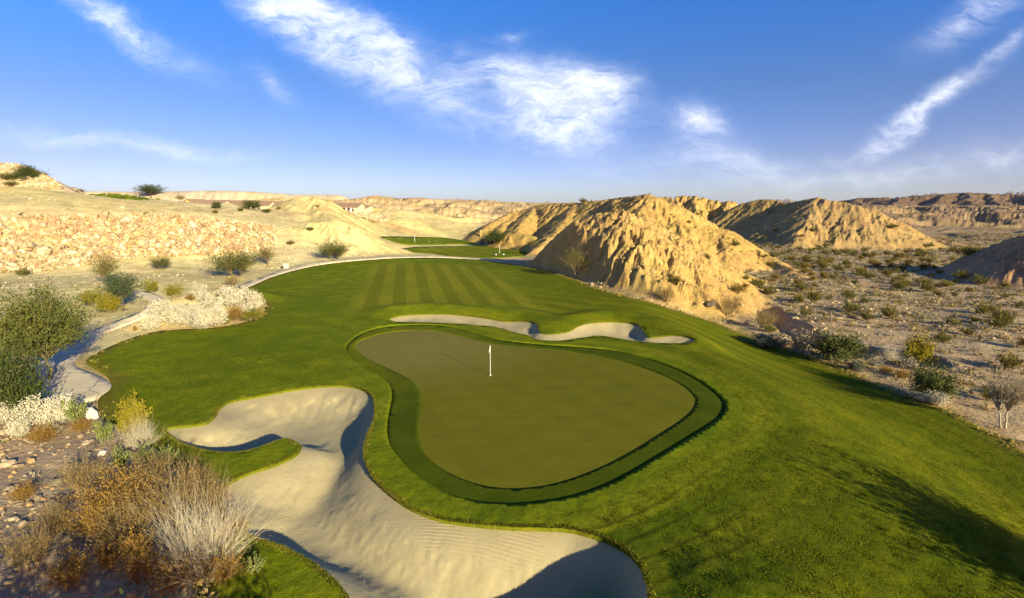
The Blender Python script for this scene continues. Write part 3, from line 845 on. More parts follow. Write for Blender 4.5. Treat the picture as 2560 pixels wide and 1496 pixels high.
        zs = zc - .06 - sag + .03 * fbm(x / .8, y / .8, 17, 3) * sstep(.2, 1, d)
        V, f, _ = sheet(I[k], zs)
        tag(mesh_np('sand_bunker', V, f, M_SAND), lab, 'bunker', kind='structure')
build_course()
print('course', time.time() - T0)

def drape(name, P, step, zoff, mat, sk=.3, attrs=None, zf=ground):
    B = resample(P, step)
    x0, x1, y0, y1 = B[:, 0].min(), B[:, 0].max(), B[:, 1].min(), B[:, 1].max()
    n = 0
    gx, gy = np.meshgrid(np.arange(x0, x1, step), np.arange(y0, y1, step))
    Q = np.stack([gx.ravel() + rng.uniform(-.2, .2, gx.size) * step, gy.ravel() + rng.uniform(-.2, .2, gx.size) * step], 1)
    Q = Q[sdist(Q[:, 0], Q[:, 1], B) > .35 * step]
    V2, F = cdt([B], Q)
    a, b, c = V2[F[:, 0]], V2[F[:, 1]], V2[F[:, 2]]
    cr = (b[:, 0] - a[:, 0]) * (c[:, 1] - a[:, 1]) - (b[:, 1] - a[:, 1]) * (c[:, 0] - a[:, 0])
    F[cr < 0] = F[cr < 0][:, ::-1]; F = F[np.abs(cr) > 1e-7]
    cen = V2[F].mean(1); F = F[inside(cen[:, 0], cen[:, 1], B)]
    used = np.unique(F); mp = np.full(len(V2), -1); mp[used] = np.arange(len(used)); V2 = V2[used]; F = mp[F]
    V = np.stack([V2[:, 0], V2[:, 1], zf(V2[:, 0], V2[:, 1]) + zoff], 1)
    Vs, Qd, ids = skirt(V, F, sk)
    at = {k: (lambda a: np.concatenate([a, a[ids]]))(fn(V[:, 0], V[:, 1])) for k, fn in (attrs or {}).items()}
    return mesh_np(name, Vs, [F, Qd], mat, attrs=at)

smooth_g = lambda x, y: base(x, y)
o = drape('cart_path', PATH, .6, .07, M_PATH, zf=smooth_g); tag(o, 'pale concrete cart path curving along the left side', 'path', kind='structure')
o = drape('cart_path', FPATH, .7, .09, M_PATH, zf=smooth_g); tag(o, 'thin cart path bordering the far end of the striped fairway', 'path', kind='structure')
Z0 = lambda x, y: np.zeros(len(x))
st2 = lambda x, y: np.sin((x + .55 * y) / 3.2 * math.pi)
at_far = dict(mow=st2, mowmask=lambda x, y: np.full(len(x), .55), band=Z0, bandmask=Z0, dry=Z0, long=Z0)
o = drape('fairway', F2, 1.6, .10, M_TURF, .9, at_far, smooth_g); tag(o, 'second fairway, a smaller strip beyond the striped one', 'fairway', kind='structure')
o = drape('fairway', F3, 2.2, .12, M_TURF, .9, dict(mow=Z0, mowmask=Z0, band=Z0, bandmask=Z0, dry=Z0, long=Z0), smooth_g); tag(o, 'farthest strip of fairway with a small flagstick on it', 'fairway', kind='structure')
# ------------------------------------------------------------------ plants
C3 = lambda *c: np.array(c, float)
def plant(seed, H, W, trunk=.25, stems=1, tips=50, leaves=60, clump=.16, L=.06, Wd=.02, ca=(.1,.12,.035), cb=(.06,.08,.02), wood=(.2,.16,.11), r0=.05, spiky=.5, zc=.45, flat=.55, low=-.35, core=2.2, twigs=0, arch=0.0):
    r = np.random.default_rng(seed)
    d = unit(tips * 3, r); d = d[d[:, 2] > low][:tips]; n = len(d)
    rad = r.random(n) ** (1 / core)
    lob = 1 + .28 * np.sin(3 * np.arctan2(d[:, 1], d[:, 0]) + seed) * (1 - np.abs(d[:, 2])) + r.normal(0, .1, n)
    cz = H * (trunk + (1 - trunk) * zc)
    T = d * rad[:, None] * lob[:, None] * np.array([W / 2, W / 2, H * (1 - trunk) * flat]) + np.array([0, 0, cz])
    T[:, 2] = np.clip(T[:, 2], .04 * H, None)
    lst = []
    ends = []
    for s in range(stems):
        a = 6.28 * (s + r.random() * .6) / stems
        off = np.array([math.cos(a), math.sin(a), 0]) * (.05 * W if stems > 1 else 0)
        top = off * 2.4 + np.array([r.normal(0, .03) * W, r.normal(0, .03) * W, trunk * H])
        if trunk > 0.02:
            P = np.linspace(off, top, 5); P[1:4, :2] += r.normal(0, .012 * H, (3, 2))
            lst.append((P, np.linspace(r0, r0 * .7, 5)))
        ends.append(top)
    ends = np.array(ends)
    PP, DD = [], []
    for t in T:
        e = ends[np.argmin(np.linalg.norm(ends - t * np.array([1, 1, 0]) * .2, axis=1))]
        mid = e * .5 + t * .5; mid[2] += .12 * (t[2] - e[2]) + .02 * H; mid[:2] = e[:2] * (.6 - .4 * arch) + t[:2] * (.4 + .4 * arch); mid[2] -= arch * .25 * t[2]
        u = np.linspace(0, 1, 6)[:, None]
        P = (1 - u) ** 2 * e + 2 * u * (1 - u) * mid + u * u * t
        P[1:5] += r.normal(0, .012 * W, (4, 3))
        lst.append((P, np.linspace(r0 * .42, r0 * .09, 6)))
        PP.append(P); 
        for _ in range(twigs):
            q = P[r.integers(2, 6)]; dd = (t - e) / (np.linalg.norm(t - e) + 1e-6) + r.normal(0, .5, 3); dd[2] += .25
            ln = r.uniform(.08, .22) * W
            Q = np.stack([q, q + dd * ln * .5 + r.normal(0, .01 * W, 3), q + dd * ln]); lst.append((Q, np.array([.12, .09, .04]) * r0))
    wV, wF, _ = tubes(lst, 4)
    wC = np.tile(C3(*wood), (len(wV), 1)) * r.uniform(.8, 1.15, (len(wV), 1))
    if not leaves: return (wV, wF, wC), None
    PP = np.array(PP)
    m = n * leaves
    k = np.repeat(np.arange(n), leaves)
    u = r.uniform(.5, 1.12, m)
    seg = np.clip(u, 0, .9999) * 5; i0 = seg.astype(int); f = (seg - i0)[:, None]
    base_ = PP[k, i0] * (1 - f) + PP[k, np.minimum(i0 + 1, 5)] * f
    out = T[k] - np.array([0, 0, H * trunk]); out /= np.linalg.norm(out, axis=1)[:, None] + 1e-6
    base_ += np.clip(u - 1, 0, 1)[:, None] * out * W * .5
    cl = clump * W * r.uniform(.6, 1.2, n)[k][:, None]
    P = base_ + r.normal(0, 1, (m, 3)) * cl * np.array([.5, .5, .36])
    P[:, 2] = np.maximum(P[:, 2], .03 * H)
    D = out * spiky + r.normal(0, .6, (m, 3)) * (1 - spiky * .6); D /= np.linalg.norm(D, axis=1)[:, None] + 1e-6
    V, F = quads(P, L * r.uniform(.6, 1.3, m), Wd * r.uniform(.7, 1.3, m), D, unit(m, r))
    mix = np.clip(r.normal(.5, .22, n)[k] + r.normal(0, .18, m), 0, 1)[:, None]
    Cc = C3(*ca) * mix + C3(*cb) * (1 - mix)
    return (wV, wF, wC), (V, F, np.repeat(Cc, 4, 0))

PROTO = {}
def proto(key, **kw):
    """mesh data of one kind of plant, unit size; built once, shared by its copies"""
    w, l = plant(**kw)
    PROTO[key] = (w, l, kw['H'], kw['W'])
def meshdata(name, d, mat):
    o = mesh_np(name, d[0], d[1], mat, col=d[2]); me = o.data; bpy.data.objects.remove(o); return me
_cache = {}
def put(key, name, loc, h, w=None, rz=0.0, label=None, cat='bush', group=None, parts=('trunk', 'crown')):
    """a plant of kind KEY standing at LOC, H metres tall and W wide"""
    wd, lf, H, W = PROTO[key]
    s = h / H; sw = (w or W * s) / W
    if key not in _cache:
        _cache[key] = (meshdata(parts[0], wd, M_BARK), meshdata(parts[1], lf, M_LEAF) if lf else None)
    t = empty(name, loc, rz, (sw, sw, s))
    for pn, me in zip(parts, _cache[key]):
        if me is None: continue
        o = bpy.data.objects.new(pn, me); COL.objects.link(o); o.parent = t
    tag(t, label, cat, group); return t
def put1(key, name, loc, h, w=None, rz=0.0, label=None, cat='bush', group=None):
    """a plant too small in the picture to show its parts: one mesh"""
    wd, lf, H, W = PROTO[key]; s = h / H; sw = (w or W * s) / W
    kk = key + '*'
    if kk not in _cache:
        if lf: d = (np.vstack([wd[0], lf[0]]), np.vstack([wd[1], lf[1] + len(wd[0])]), np.vstack([wd[2], lf[2]]))
        else: d = wd
        _cache[kk] = meshdata(name, d, M_LEAF)
    o = bpy.data.objects.new(name, _cache[kk]); COL.objects.link(o)
    o.location = loc; o.rotation_euler = (0, 0, rz); o.scale = (sw, sw, s); tag(o, label, cat, group); return o

proto('pv', seed=3, H=6, W=7.5, trunk=.24, stems=2, tips=200, leaves=120, clump=.085, L=.10, Wd=.034, ca=(.15,.155,.035), cb=(.07,.095,.028), wood=(.22,.19,.10), r0=.13, spiky=.45, zc=.42, flat=.58, low=-.45)
proto('blue', seed=5, H=5, W=4.2, trunk=.26, stems=1, tips=85, leaves=60, clump=.13, L=.13, Wd=.04, ca=(.10,.125,.055), cb=(.055,.08,.042), wood=(.16,.13,.10), r0=.1, spiky=.6, zc=.42, flat=.6, low=-.3)
proto('thin', seed=8, H=5, W=5.2, trunk=.22, stems=2, tips=60, leaves=42, clump=.13, L=.13, Wd=.03, ca=(.20,.17,.045), cb=(.10,.10,.03), wood=(.24,.18,.11), r0=.07, spiky=.75, zc=.42, flat=.62, low=-.15, twigs=1)
proto('olive', seed=11, H=3.4, W=5.0, trunk=.10, stems=4, tips=90, leaves=55, clump=.12, L=.12, Wd=.035, ca=(.15,.15,.045), cb=(.07,.08,.026), wood=(.2,.16,.1), r0=.06, spiky=.7, zc=.40, flat=.62, low=-.3)
proto('round', seed=13, H=3, W=3.6, trunk=.06, stems=5, tips=90, leaves=60, clump=.13, L=.10, Wd=.04, ca=(.12,.135,.04), cb=(.06,.08,.022), wood=(.2,.17,.12), r0=.05, spiky=.4, zc=.42, flat=.6, low=-.5)
proto('darkg', seed=17, H=3, W=4.4, trunk=.08, stems=4, tips=90, leaves=60, clump=.13, L=.11, Wd=.045, ca=(.085,.105,.03), cb=(.04,.06,.016), wood=(.16,.12,.09), r0=.05, spiky=.4, zc=.42, flat=.6, low=-.5)
proto('yellow', seed=19, H=3, W=2.9, trunk=.05, stems=5, tips=70, leaves=55, clump=.13, L=.11, Wd=.035, ca=(.34,.27,.02), cb=(.18,.16,.02), wood=(.3,.24,.14), r0=.04, spiky=.6, zc=.45, flat=.6, low=-.4)
proto('ygreen', seed=23, H=2.2, W=2.6, trunk=.04, stems=6, tips=60, leaves=50, clump=.14, L=.09, Wd=.03, ca=(.27,.23,.03), cb=(.13,.14,.018), wood=(.3,.24,.14), r0=.035, spiky=.6, zc=.42, flat=.62, low=-.3)
for i in range(4):
    proto('creo%d' % i, seed=31 + i, H=1.5, W=2.2, trunk=.02, stems=7, tips=44, leaves=26, clump=.12, L=.10, Wd=.035, ca=[(.24,.20,.04),(.20,.18,.04),(.27,.20,.045),(.18,.17,.05)][i], cb=[(.09,.08,.02),(.08,.075,.02),(.11,.08,.02),(.07,.07,.025)][i], wood=(.22,.17,.11), r0=.03, spiky=.8, zc=.36, flat=.72, low=-.05)
for i in range(3):
    proto('silver%d' % i, seed=41 + i, H=1.2, W=1.9, trunk=.02, stems=7, tips=95, leaves=38, clump=.085, L=.042, Wd=.03, ca=(.74,.69,.53), cb=(.44,.40,.29), wood=(.4,.36,.28), r0=.03, spiky=.15, zc=.36, flat=.66, low=-.15, core=6)
    proto('grey%d' % i, seed=51 + i, H=.8, W=1.2, trunk=.02, stems=6, tips=36, leaves=14, clump=.12, L=.07, Wd=.028, ca=[(.42,.38,.31),(.36,.34,.30),(.40,.34,.22)][i], cb=(.22,.19,.15), wood=(.32,.27,.21), r0=.02, spiky=.5, zc=.36, flat=.66, low=-.1)
for i in range(2):
    proto('dry%d' % i, seed=61 + i, H=2.4, W=2.8, trunk=.03, stems=9, tips=100, leaves=26, clump=.12, L=.06, Wd=.013, ca=(.34,.24,.07), cb=(.13,.085,.03), wood=(.30,.22,.12), r0=.035, spiky=.8, zc=.45, flat=.6, low=-.1, twigs=4)
    proto('rust%d' % i, seed=71 + i, H=1.1, W=1.6, trunk=.02, stems=9, tips=90, leaves=44, clump=.12, L=.035, Wd=.012, ca=(.40,.24,.05), cb=(.14,.085,.03), wood=(.26,.17,.09), r0=.02, spiky=.6, zc=.4, flat=.65, low=-.2)
proto('white', seed=81, H=2.4, W=4.4, trunk=.02, stems=12, tips=150, leaves=12, clump=.10, L=.05, Wd=.012, ca=(.5,.40,.16), cb=(.3,.24,.08), wood=(.62,.55,.42), r0=.026, spiky=.8, zc=.26, flat=.74, low=-.15, twigs=8, arch=.75)
proto('bare', seed=83, H=5, W=4.6, trunk=.28, stems=2, tips=90, leaves=22, clump=.10, L=.10, Wd=.018, ca=(.24,.2,.07), cb=(.14,.12,.05), wood=(.36,.31,.25), r0=.1, spiky=.8, zc=.45, flat=.58, low=-.1, twigs=3)
proto('weed', seed=87, H=.8, W=.9, trunk=.02, stems=6, tips=30, leaves=18, clump=.12, L=.07, Wd=.025, ca=(.24,.26,.08), cb=(.13,.16,.05), wood=(.25,.24,.12), r0=.015, spiky=.8, zc=.45, flat=.62, low=0)
proto('bluegrey', seed=89, H=1.6, W=2.6, trunk=.02, stems=6, tips=70, leaves=40, clump=.12, L=.08, Wd=.04, ca=(.16,.18,.13), cb=(.08,.1,.075), wood=(.2,.17,.13), r0=.03, spiky=.3, zc=.4, flat=.62, low=-.3)

def depth(p):
    return p[1] * CP - (p[2] - CAMZ) * SP
# key, name, category, foot pixel, height px, width px, label
PL = [
 ('pv','palo_verde_tree','tree',(112,950),222,250,'big feathery green tree overhanging the left cart path, its shadow across the concrete'),
 ('darkg','tree','tree',(38,1042),165,150,'dark shaded tree at the left edge just above the white bushes'),
 ('thin','tree','tree',(268,715),80,95,'sparse olive tree standing behind the blue green tree by the path bend'),
 ('blue','tree','tree',(309,778),105,84,'blue green tree with a bare trunk inside the cart path bend'),
 ('ygreen','bush','bush',(235,766),46,62,'olive yellow bush left of the brighter one inside the path bend'),
 ('yellow','bush','bush',(278,784),52,62,'bright yellow green bush at the foot of the blue green tree'),
 ('ygreen','bush','bush',(380,732),34,38,'small round yellowish bush above the top of the path bend'),
 ('ygreen','bush','bush',(436,746),38,44,'small yellowish bush between the path bend and the white bushes'),
 ('olive','bush','bush',(404,674),36,52,'spiky dark bush alone under the boulder slope'),
 ('olive','tree','tree',(592,692),72,108,'broad olive tree beside the cart path below the boulder slope'),
 ('thin','tree','tree',(668,664),48,72,'yellow olive tree right of the broad one below the boulder slope'),
 ('dry0','bush','bush',(582,714),26,44,'low leafless brown bush beside the cart path'),
 ('olive','tree','tree',(838,649),48,80,'spiky olive tree alone at the foot of the fluted bluff'),
 ('thin','tree','tree',(1441,692),68,76,'feathery green tree with a white trunk against the dark hill flank'),
 ('darkg','tree','tree',(1238,606),30,66,'dark green tree beside the dark sheds at the far fairway'),
 ('thin','tree','tree',(1330,624),26,32,'small thin tree right of the yellow knob beyond the fairway'),
 ('dry1','bush','bush',(1298,624),14,36,'low dark brush in front of the yellow knob'),
 ('dry0','bush','bush',(1668,757),46,46,'dry twiggy bush at the front foot of the big yellow hill'),
 ('dry1','bush','bush',(1822,792),62,64,'taller dry thin bush right of the dark stump at the hill foot'),
 ('creo0','bush','bush',(1688,708),20,30,'olive bush on the lower slope of the big yellow hill'),
 ('dry0','bush','bush',(1912,822),50,66,'brown dry bush above the rocky corner of the turf bank'),
 ('bluegrey','bush','bush',(1917,868),36,74,'dark blue grey bush at the edge of the turf bank'),
 ('grey2','bush','bush',(1996,884),66,62,'tall pale grey bush between the blue grey bush and the big green one'),
 ('round','bush','bush',(2094,908),86,132,'large green bush at the edge of the turf bank, biggest there'),
 ('yellow','bush','bush',(2297,912),76,72,'yellow bush standing out in the grey desert flat'),
 ('round','bush','bush',(2324,1000),92,106,'round dark green bush beside the turf bank below the yellow bush'),
 ('bare','tree','tree',(2512,1072),142,128,'thin bare branched tree at the right edge of the turf'),
 ('bluegrey','bush','bush',(2138,928),26,44,'small blue grey bush on the turf edge right of the big green bush'),
 ('silver0','bush','bush',(2335,1012),34,60,'pale silvery bush at the foot of the round dark green bush'),
 ('white','bush','bush',(2226,905),38,46,'dead white branched bush left of the yellow bush'),
 ('grey0','bush','bush',(2270,922),30,44,'grey green bush below the yellow bush'),
 ('rust0','bush','bush',(2215,932),18,40,'low rusty bush on bare soil beside the dead white bush'),
 ('rust1','bush','bush',(2255,945),22,50,'low rusty bush just below the grey green bush'),
 ('grey1','bush','bush',(2190,915),20,34,'low grey bush at the foot of the dead white bush'),
 ('yellow','bush','bush',(340,1092),98,78,'tall yellow bush on the turf beside the foreground bunker tip'),
 ('white','bush','bush',(352,1118),62,90,'bare white branches at the foot of the tall yellow bush'),
 ('white','bush','bush',(515,1425),150,250,'large bush of bare white branches beside the foreground bunker'),
 ('dry0','bush','bush',(455,1330),150,190,'tall dry straw bush behind the large white branched bush'),
 ('rust0','bush','bush',(300,1300),120,170,'orange brown bush left of the tall dry straw bush'),
 ('rust1','bush','bush',(255,1345),95,130,'rusty bush low on the stony slope below the orange brown one'),
 ('dry1','bush','bush',(380,1275),110,150,'brown twiggy bush between the orange bush and the bunker'),
 ('rust1','bush','bush',(360,1455),110,120,'dark rusty bush at the bottom edge left of the white branches'),
 ('rust0','bush','bush',(275,1425),70,60,'small orange bush on the stony slope at bottom left'),
 ('rust0','bush','bush',(445,1475),85,120,'reddish bush at the bottom edge below the white branches'),
 ('dry0','bush','bush',(215,1235),90,120,'straw brown twiggy bush highest on the bare stony slope'),
 ('dry1','bush','bush',(330,1380),120,150,'dark brown bush between the rusty bushes and the white branches'),
 ('dry1','bush','bush',(150,1330),70,110,'low brown bush alone on the stony slope at left'),
 ('rust1','bush','bush',(60,1250),40,70,'small dull orange bush near the left edge on the stones'),
 ('dry0','bush','bush',(80,1420),90,130,'brown twiggy bush in the lower left corner'),
 ('rust0','bush','bush',(180,1470),80,110,'orange brown bush at the bottom edge near the lower left corner'),
 ('dry1','bush','bush',(545,1275),70,80,'small straw bush at the bunker edge behind the white branches'),
 ('dry0','bush','bush',(590,1345),60,80,'dry straw tuft at the bunker edge right of the white branches'),
 ('rust1','bush','bush',(560,1450),60,110,'low russet bush on the grass at the foot of the white branches'),
 ('dry0','bush','bush',(390,1205),70,90,'straw bush just below the green weeds'),
 ('dry0','bush','bush',(490,1245),90,100,'tall thin straw bush at the corner of the grass tongue'),
 ('weed','bush','bush',(365,1165),50,50,'small green weed at the turf corner left of the grass tongue'),
 ('weed','bush','bush',(415,1172),48,60,'small green weed nearest the grass tongue of the bunker'),
 ('weed','bush','bush',(305,1180),58,44,'thin upright green weed on the stony slope'),
 ('weed','bush','bush',(262,1110),56,52,'pale green weed behind the small white stone'),
 ('weed','bush','bush',(640,1435),40,46,'bright green weed on the grass island at the bottom'),
 ('rust1','bush','bush',(110,1105),42,80,'rust coloured low brush under the white bushes at left'),
 ('rust0','bush','bush',(205,1080),36,50,'small rust coloured bush behind the pale green weed'),
 ('silver0','bush','bush',(52,1092),42,48,'small white bush at left, lowest and leftmost of the white ones'),
 ('silver1','bush','bush',(132,1088),26,38,'smallest white bush at left, under the large white mass'),
 ('silver2','bush','bush',(92,1062),62,86,'large white bush in the middle of the left white cluster'),
 ('silver0','bush','bush',(150,1060),66,80,'large white bush at the right of the left white cluster'),
 ('weed','bush','bush',(192,1062),60,60,'yellow green bush between the white cluster and the white boulder'),
 ('silver1','bush','bush',(25,1058),52,66,'white bush at the left picture edge above the smallest ones'),
 ('silver2','bush','bush',(78,908),48,46,'white bush tucked under the big feathery tree'),
 ('bluegrey','bush','bush',(60,430),1,1,None),
 ('darkg','tree','tree',(72,452),40,62,'dark shrubby tree growing on top of the stone faced mound'),
 ('olive','bush','bush',(28,455),26,56,'brown olive bush on the stone faced mound left of the dark one'),
 ('olive','bush','bush',(32,466),14,34,'low bush at the bottom of the stone faced mound'),
 ('blue','tree','tree',(377,496),37,66,'round dark green tree alone on the left skyline'),
 ('thin','bush','bush',(452,505),18,32,'small round bush on the crest right of the lone skyline tree'),
 ('thin','bush','bush',(203,484),12,28,'small bush on the crest left of the green lawn strip'),
 ('darkg','bush','bush',(541,522),18,26,'dark bush in front of the house with the small gable'),
 ('darkg','bush','bush',(628,524),24,50,'broad dark bush in front of the long brown roofs'),
 ('olive','bush','bush',(668,533),13,24,'dark green bush on the pale slope right of the broad dark one'),
 ('olive','bush','bush',(602,529),11,16,'small bush on the pale slope left below the broad dark one'),
 ('creo0','bush','bush',(539,534),10,18,'little bush on the sandy slope below the gabled house'),
 ('olive','bush','bush',(775,578),12,20,'bush on the saddle between the tall pale hill and the bluff'),
 ('darkg','bush','bush',(58,541),10,16,'bright dark bush on the sandy slope just above the boulders at left'),
 ('creo1','bush','bush',(365,537),7,14,'tiny bush above the middle of the boulder slope'),
 ('creo2','bush','bush',(268,537),8,12,'tiny yellowish bush above the boulder slope left of the middle'),
 ('creo1','bush','bush',(725,612),11,26,'flat bush at the left shoulder of the fluted bluff'),
 ('creo0','bush','bush',(698,524),9,12,'dark little bush left of the blunt hill top'),
 ('creo3','bush','bush',(793,520),8,11,'tiny dark bush on the right slope of the blunt hill'),
 ('creo3','bush','bush',(60,690),22,34,'low bush near the left edge under the boulder slope'),
 ('rust0','bush','bush',(338,828),16,10,'small tuft on the verge between the cart path and the rough'),
]
PL = [p for p in PL if p[6]]
pos = hits([p[3] for p in PL])
for p, w in zip(PL, pos):
    k = depth(w) / 1280
    h = p[4] * k / math.cos(max(0, math.atan((CAMZ - w[2]) / max(w[1], 1)))) ; wd = p[5] * k
    put(p[0], p[1], (w[0], w[1], w[2] - .04), h, wd, random.uniform(0, 6.28), p[6], p[2])
for (x, y, h, w, key, lab) in [(-5.5, 4.0, 5.6, 8, 'pv', 'unseen tree added to cast shade over the stony slope'), (-11.0, 3.0, 5.4, 8.5, 'pv', 'second unseen tree added to shade the lower left corner'), (23.6, 10.8, 6.6, 9, 'pv', 'thin tree throwing a dark streaked shadow on the rough at right')]:  # first two trees are out of view, added to shade the lower left
    z = float(ground(x, y)[0]); put(key, 'tree', (x, y, z), h, w, x, lab, 'tree')
print('plants', time.time() - T0)

# the silvery bushes on the mound inside the path bend
SIL = [(380,826,40,42,'lone white bush at the lower left tip of the mound'),(402,792,44,56,'white bush on the left flank of the mound, beside the path'),(430,806,40,50,'white bush behind the lone one at the lower left of the mound'),
 (450,812,34,46,'low white bush in the front row, left of the middle of the mound'),(478,814,32,44,'white bush in the front row with a dry patch at its left'),(508,822,50,52,'tall white bush at the front of the mound nearest the rough'),
 (545,815,48,50,'white bush at the front beside the orange patch'),(528,786,40,54,'white bush in the heart of the mound, above the front row'),(487,788,28,40,'small white bush in the heart of the mound, left side'),
 (505,755,30,52,'wide white bush high on the mound left of the crest'),(575,768,50,62,'wide white bush on the right crest of the mound'),(605,766,46,50,'white bush between the wide crest one and the rightmost'),
 (636,776,52,44,'rightmost tall white bush bordering the rough'),(616,797,38,36,'white bush right of the orange patch'),(500,727,16,34,'small pale bush at the back of the mound near the far path'),(560,742,22,40,'pale bush at the back right of the mound'),
 (460,786,30,40,'white bush between the path side and the heart of the mound')]
for i, (q, w) in enumerate(zip(SIL, hits([(a, b) for a, b, *_ in SIL]))):
    k = depth(w) / 1280
    put('silver%d' % (i % 3), 'silver_bush', (w[0], w[1], w[2] - .05), q[2] * k, q[3] * k * 1.0, random.uniform(0, 6.28), q[4], 'bush', 'silvery white bushes on the mound', ('stem', 'foliage'))
for (px, py, h, wd, key, lab) in [(590,802,40,52,'rust0','orange dry bush among the white bushes of the mound'),(635,802,34,54,'ygreen','yellow green bush at the right foot of the mound'),(560,812,26,34,'ygreen','small green bush under the orange dry one on the mound'),
                                  (478,752,20,26,'rust1','sandy tuft on the left of the mound crest'),(496,806,26,30,'rust1','dry tuft in the front row of the mound'),(465,772,16,24,'creo2','small olive tuft on the bare left side of the mound')]:
    w = hits([(px, py)])[0]; k = depth(w) / 1280
    put(key, 'bush', (w[0], w[1], w[2] - .04), h * k, wd * k, random.uniform(0, 6.28), lab, 'bush')

# ---- creosote over the desert: the nearest ones each their own, the rest one mass of scrub
def scatter(region, n, dens):
    """random ground points inside REGION (x0,x1,y0,y1) kept with probability DENS(x, y)"""
    x = rng.uniform(region[0], region[1], n); y = rng.uniform(region[2], region[3], n)
    k = rng.random(n) < dens(x, y); x, y = x[k], y[k]
    z, own, dt, so, bk = ground(x, y, True)
    x1, = (x,); g = np.abs(ground(x + .8, y) - z) + np.abs(ground(x, y + .8) - z)
    return x, y, z, dt, own, g
PLACES = []
def inview(x, y, z, mg=1.03):
    zc = y * CP - (z - CAMZ) * SP; u = x / zc; v = (y * SP + (z - CAMZ) * CP) / zc
    return (np.abs(u) < mg) & (v > -.62) & (zc > 5), 1280 + 1280 * u, 748 - 1280 * v
def zone(px, py):
    if px < 1280: return None
    if py < 640: return 'far out on the flat, near the brown hill'
    if py < 700: return 'on the flat, midway to the brown hill'
    if px > 2380 and py < 760: return 'by the foot of the dark right hillside'
    if py < 770: return 'on the flat beyond the wash'
    return 'on the near flat beside the turf bank'
x, y, z, dt, own, g = scatter((18, 260, 38, 235), 2600, lambda x, y: .30 + .45 * sstep(-.15, .5, fbm(x / 16, y / 16, 111, 3)))
iv, px, py = inview(x, y, z)
ok = iv & (dt < -2.2) & (g < .75) & ((own < 0) | (rng.random(len(x)) < .30))
x, y, z, px, py, own = [a[ok] for a in (x, y, z, px, py, own)]
# thin out so that crowns seldom overlap
keep = []
for i in range(len(x)):
    if all((x[i] - x[j]) ** 2 + (y[i] - y[j]) ** 2 > 5.5 for j in keep): keep.append(i)
keep = np.array(keep)
order = keep[np.argsort(np.hypot(x[keep], y[keep]))][:270]
hs_ = rng.uniform(.7, 2.1, len(x))
words = {}
for i in order:
    zn = zone(px[i], py[i]) or 'right of the fairway'
    if own[i] >= 0: zn = 'on the slope of the ' + ('big yellow hill' if own[i] == 0 else 'brown hill' if own[i] == 4 else 'dark right hillside' if own[i] == 5 else 'hills')
    sz = 'large' if hs_[i] > 1.5 else 'middling' if hs_[i] > .9 else 'small'
    kk = int(rng.integers(0, 4)); colr = ['olive', 'green brown', 'straw tinged', 'dull green'][kk]
    put1('creo%d' % kk, 'creosote_bush', (x[i], y[i], z[i] - .03), hs_[i], hs_[i] * rng.uniform(1.2, 1.75), rng.uniform(0, 6.28), '%s %s creosote bush %s' % (sz, colr, zn), 'bush', '%s %s creosote %s' % (sz, colr, zn))
rest = np.setdiff1d(np.arange(len(x)), order)

def tuft_mass(name, label, X, Y, Z, hgt, wid, cols, nleaf, cat='scrub', seed=9):
    """ground scrub nobody would count: every tuft a little dome of leaves"""
    r = np.random.default_rng(seed); n = len(X); k = np.repeat(np.arange(n), nleaf); m = len(k)
    d = unit(m, r); d[:, 2] = np.abs(d[:, 2])
    rad = r.random(m) ** .4
    P = np.stack([X[k] + d[:, 0] * rad * wid[k] * .5, Y[k] + d[:, 1] * rad * wid[k] * .5, Z[k] + d[:, 2] * rad * hgt[k]], 1)
    D = d + r.normal(0, .5, (m, 3)); D /= np.linalg.norm(D, axis=1)[:, None]
    V, F = quads(P, .20 * wid[k] * r.uniform(.6, 1.3, m), .08 * wid[k] * r.uniform(.7, 1.4, m), D, unit(m, r))
    c = cols[k] * r.uniform(.7, 1.25, (m, 1))
    o = mesh_np(name, V, F, M_LEAF, col=np.repeat(c, 4, 0)); tag(o, label, cat, kind='stuff'); return o
PAL = np.array([(.30,.25,.17),(.24,.20,.13),(.30,.22,.10),(.22,.16,.07),(.15,.13,.04),(.20,.17,.045),(.36,.31,.22)])
X, Y, Zz, dt, own, g = scatter((16, 330, 30, 260), 70000, lambda x, y: np.clip(1.25 - y / 260, .22, 1) * (.25 + .75 * sstep(-.25, .35, fbm(x / 9, y / 9, 121, 3))))
iv, _, _ = inview(X, Y, Zz)
ok = iv & (dt < -1.2) & (g < .7) & ((own < 0) | (rng.random(len(X)) < .12))
X, Y, Zz = X[ok], Y[ok], Zz[ok]; n = len(X)
w = rng.uniform(.35, 1.1, n) * (1 + .5 * sstep(80, 200, Y))
tuft_mass('scrub', 'low grey scrub covering the desert flat', X, Y, Zz, w * .5, w, PAL[rng.integers(0, 7, n)], 16)
print('scrub', n, time.time() - T0)
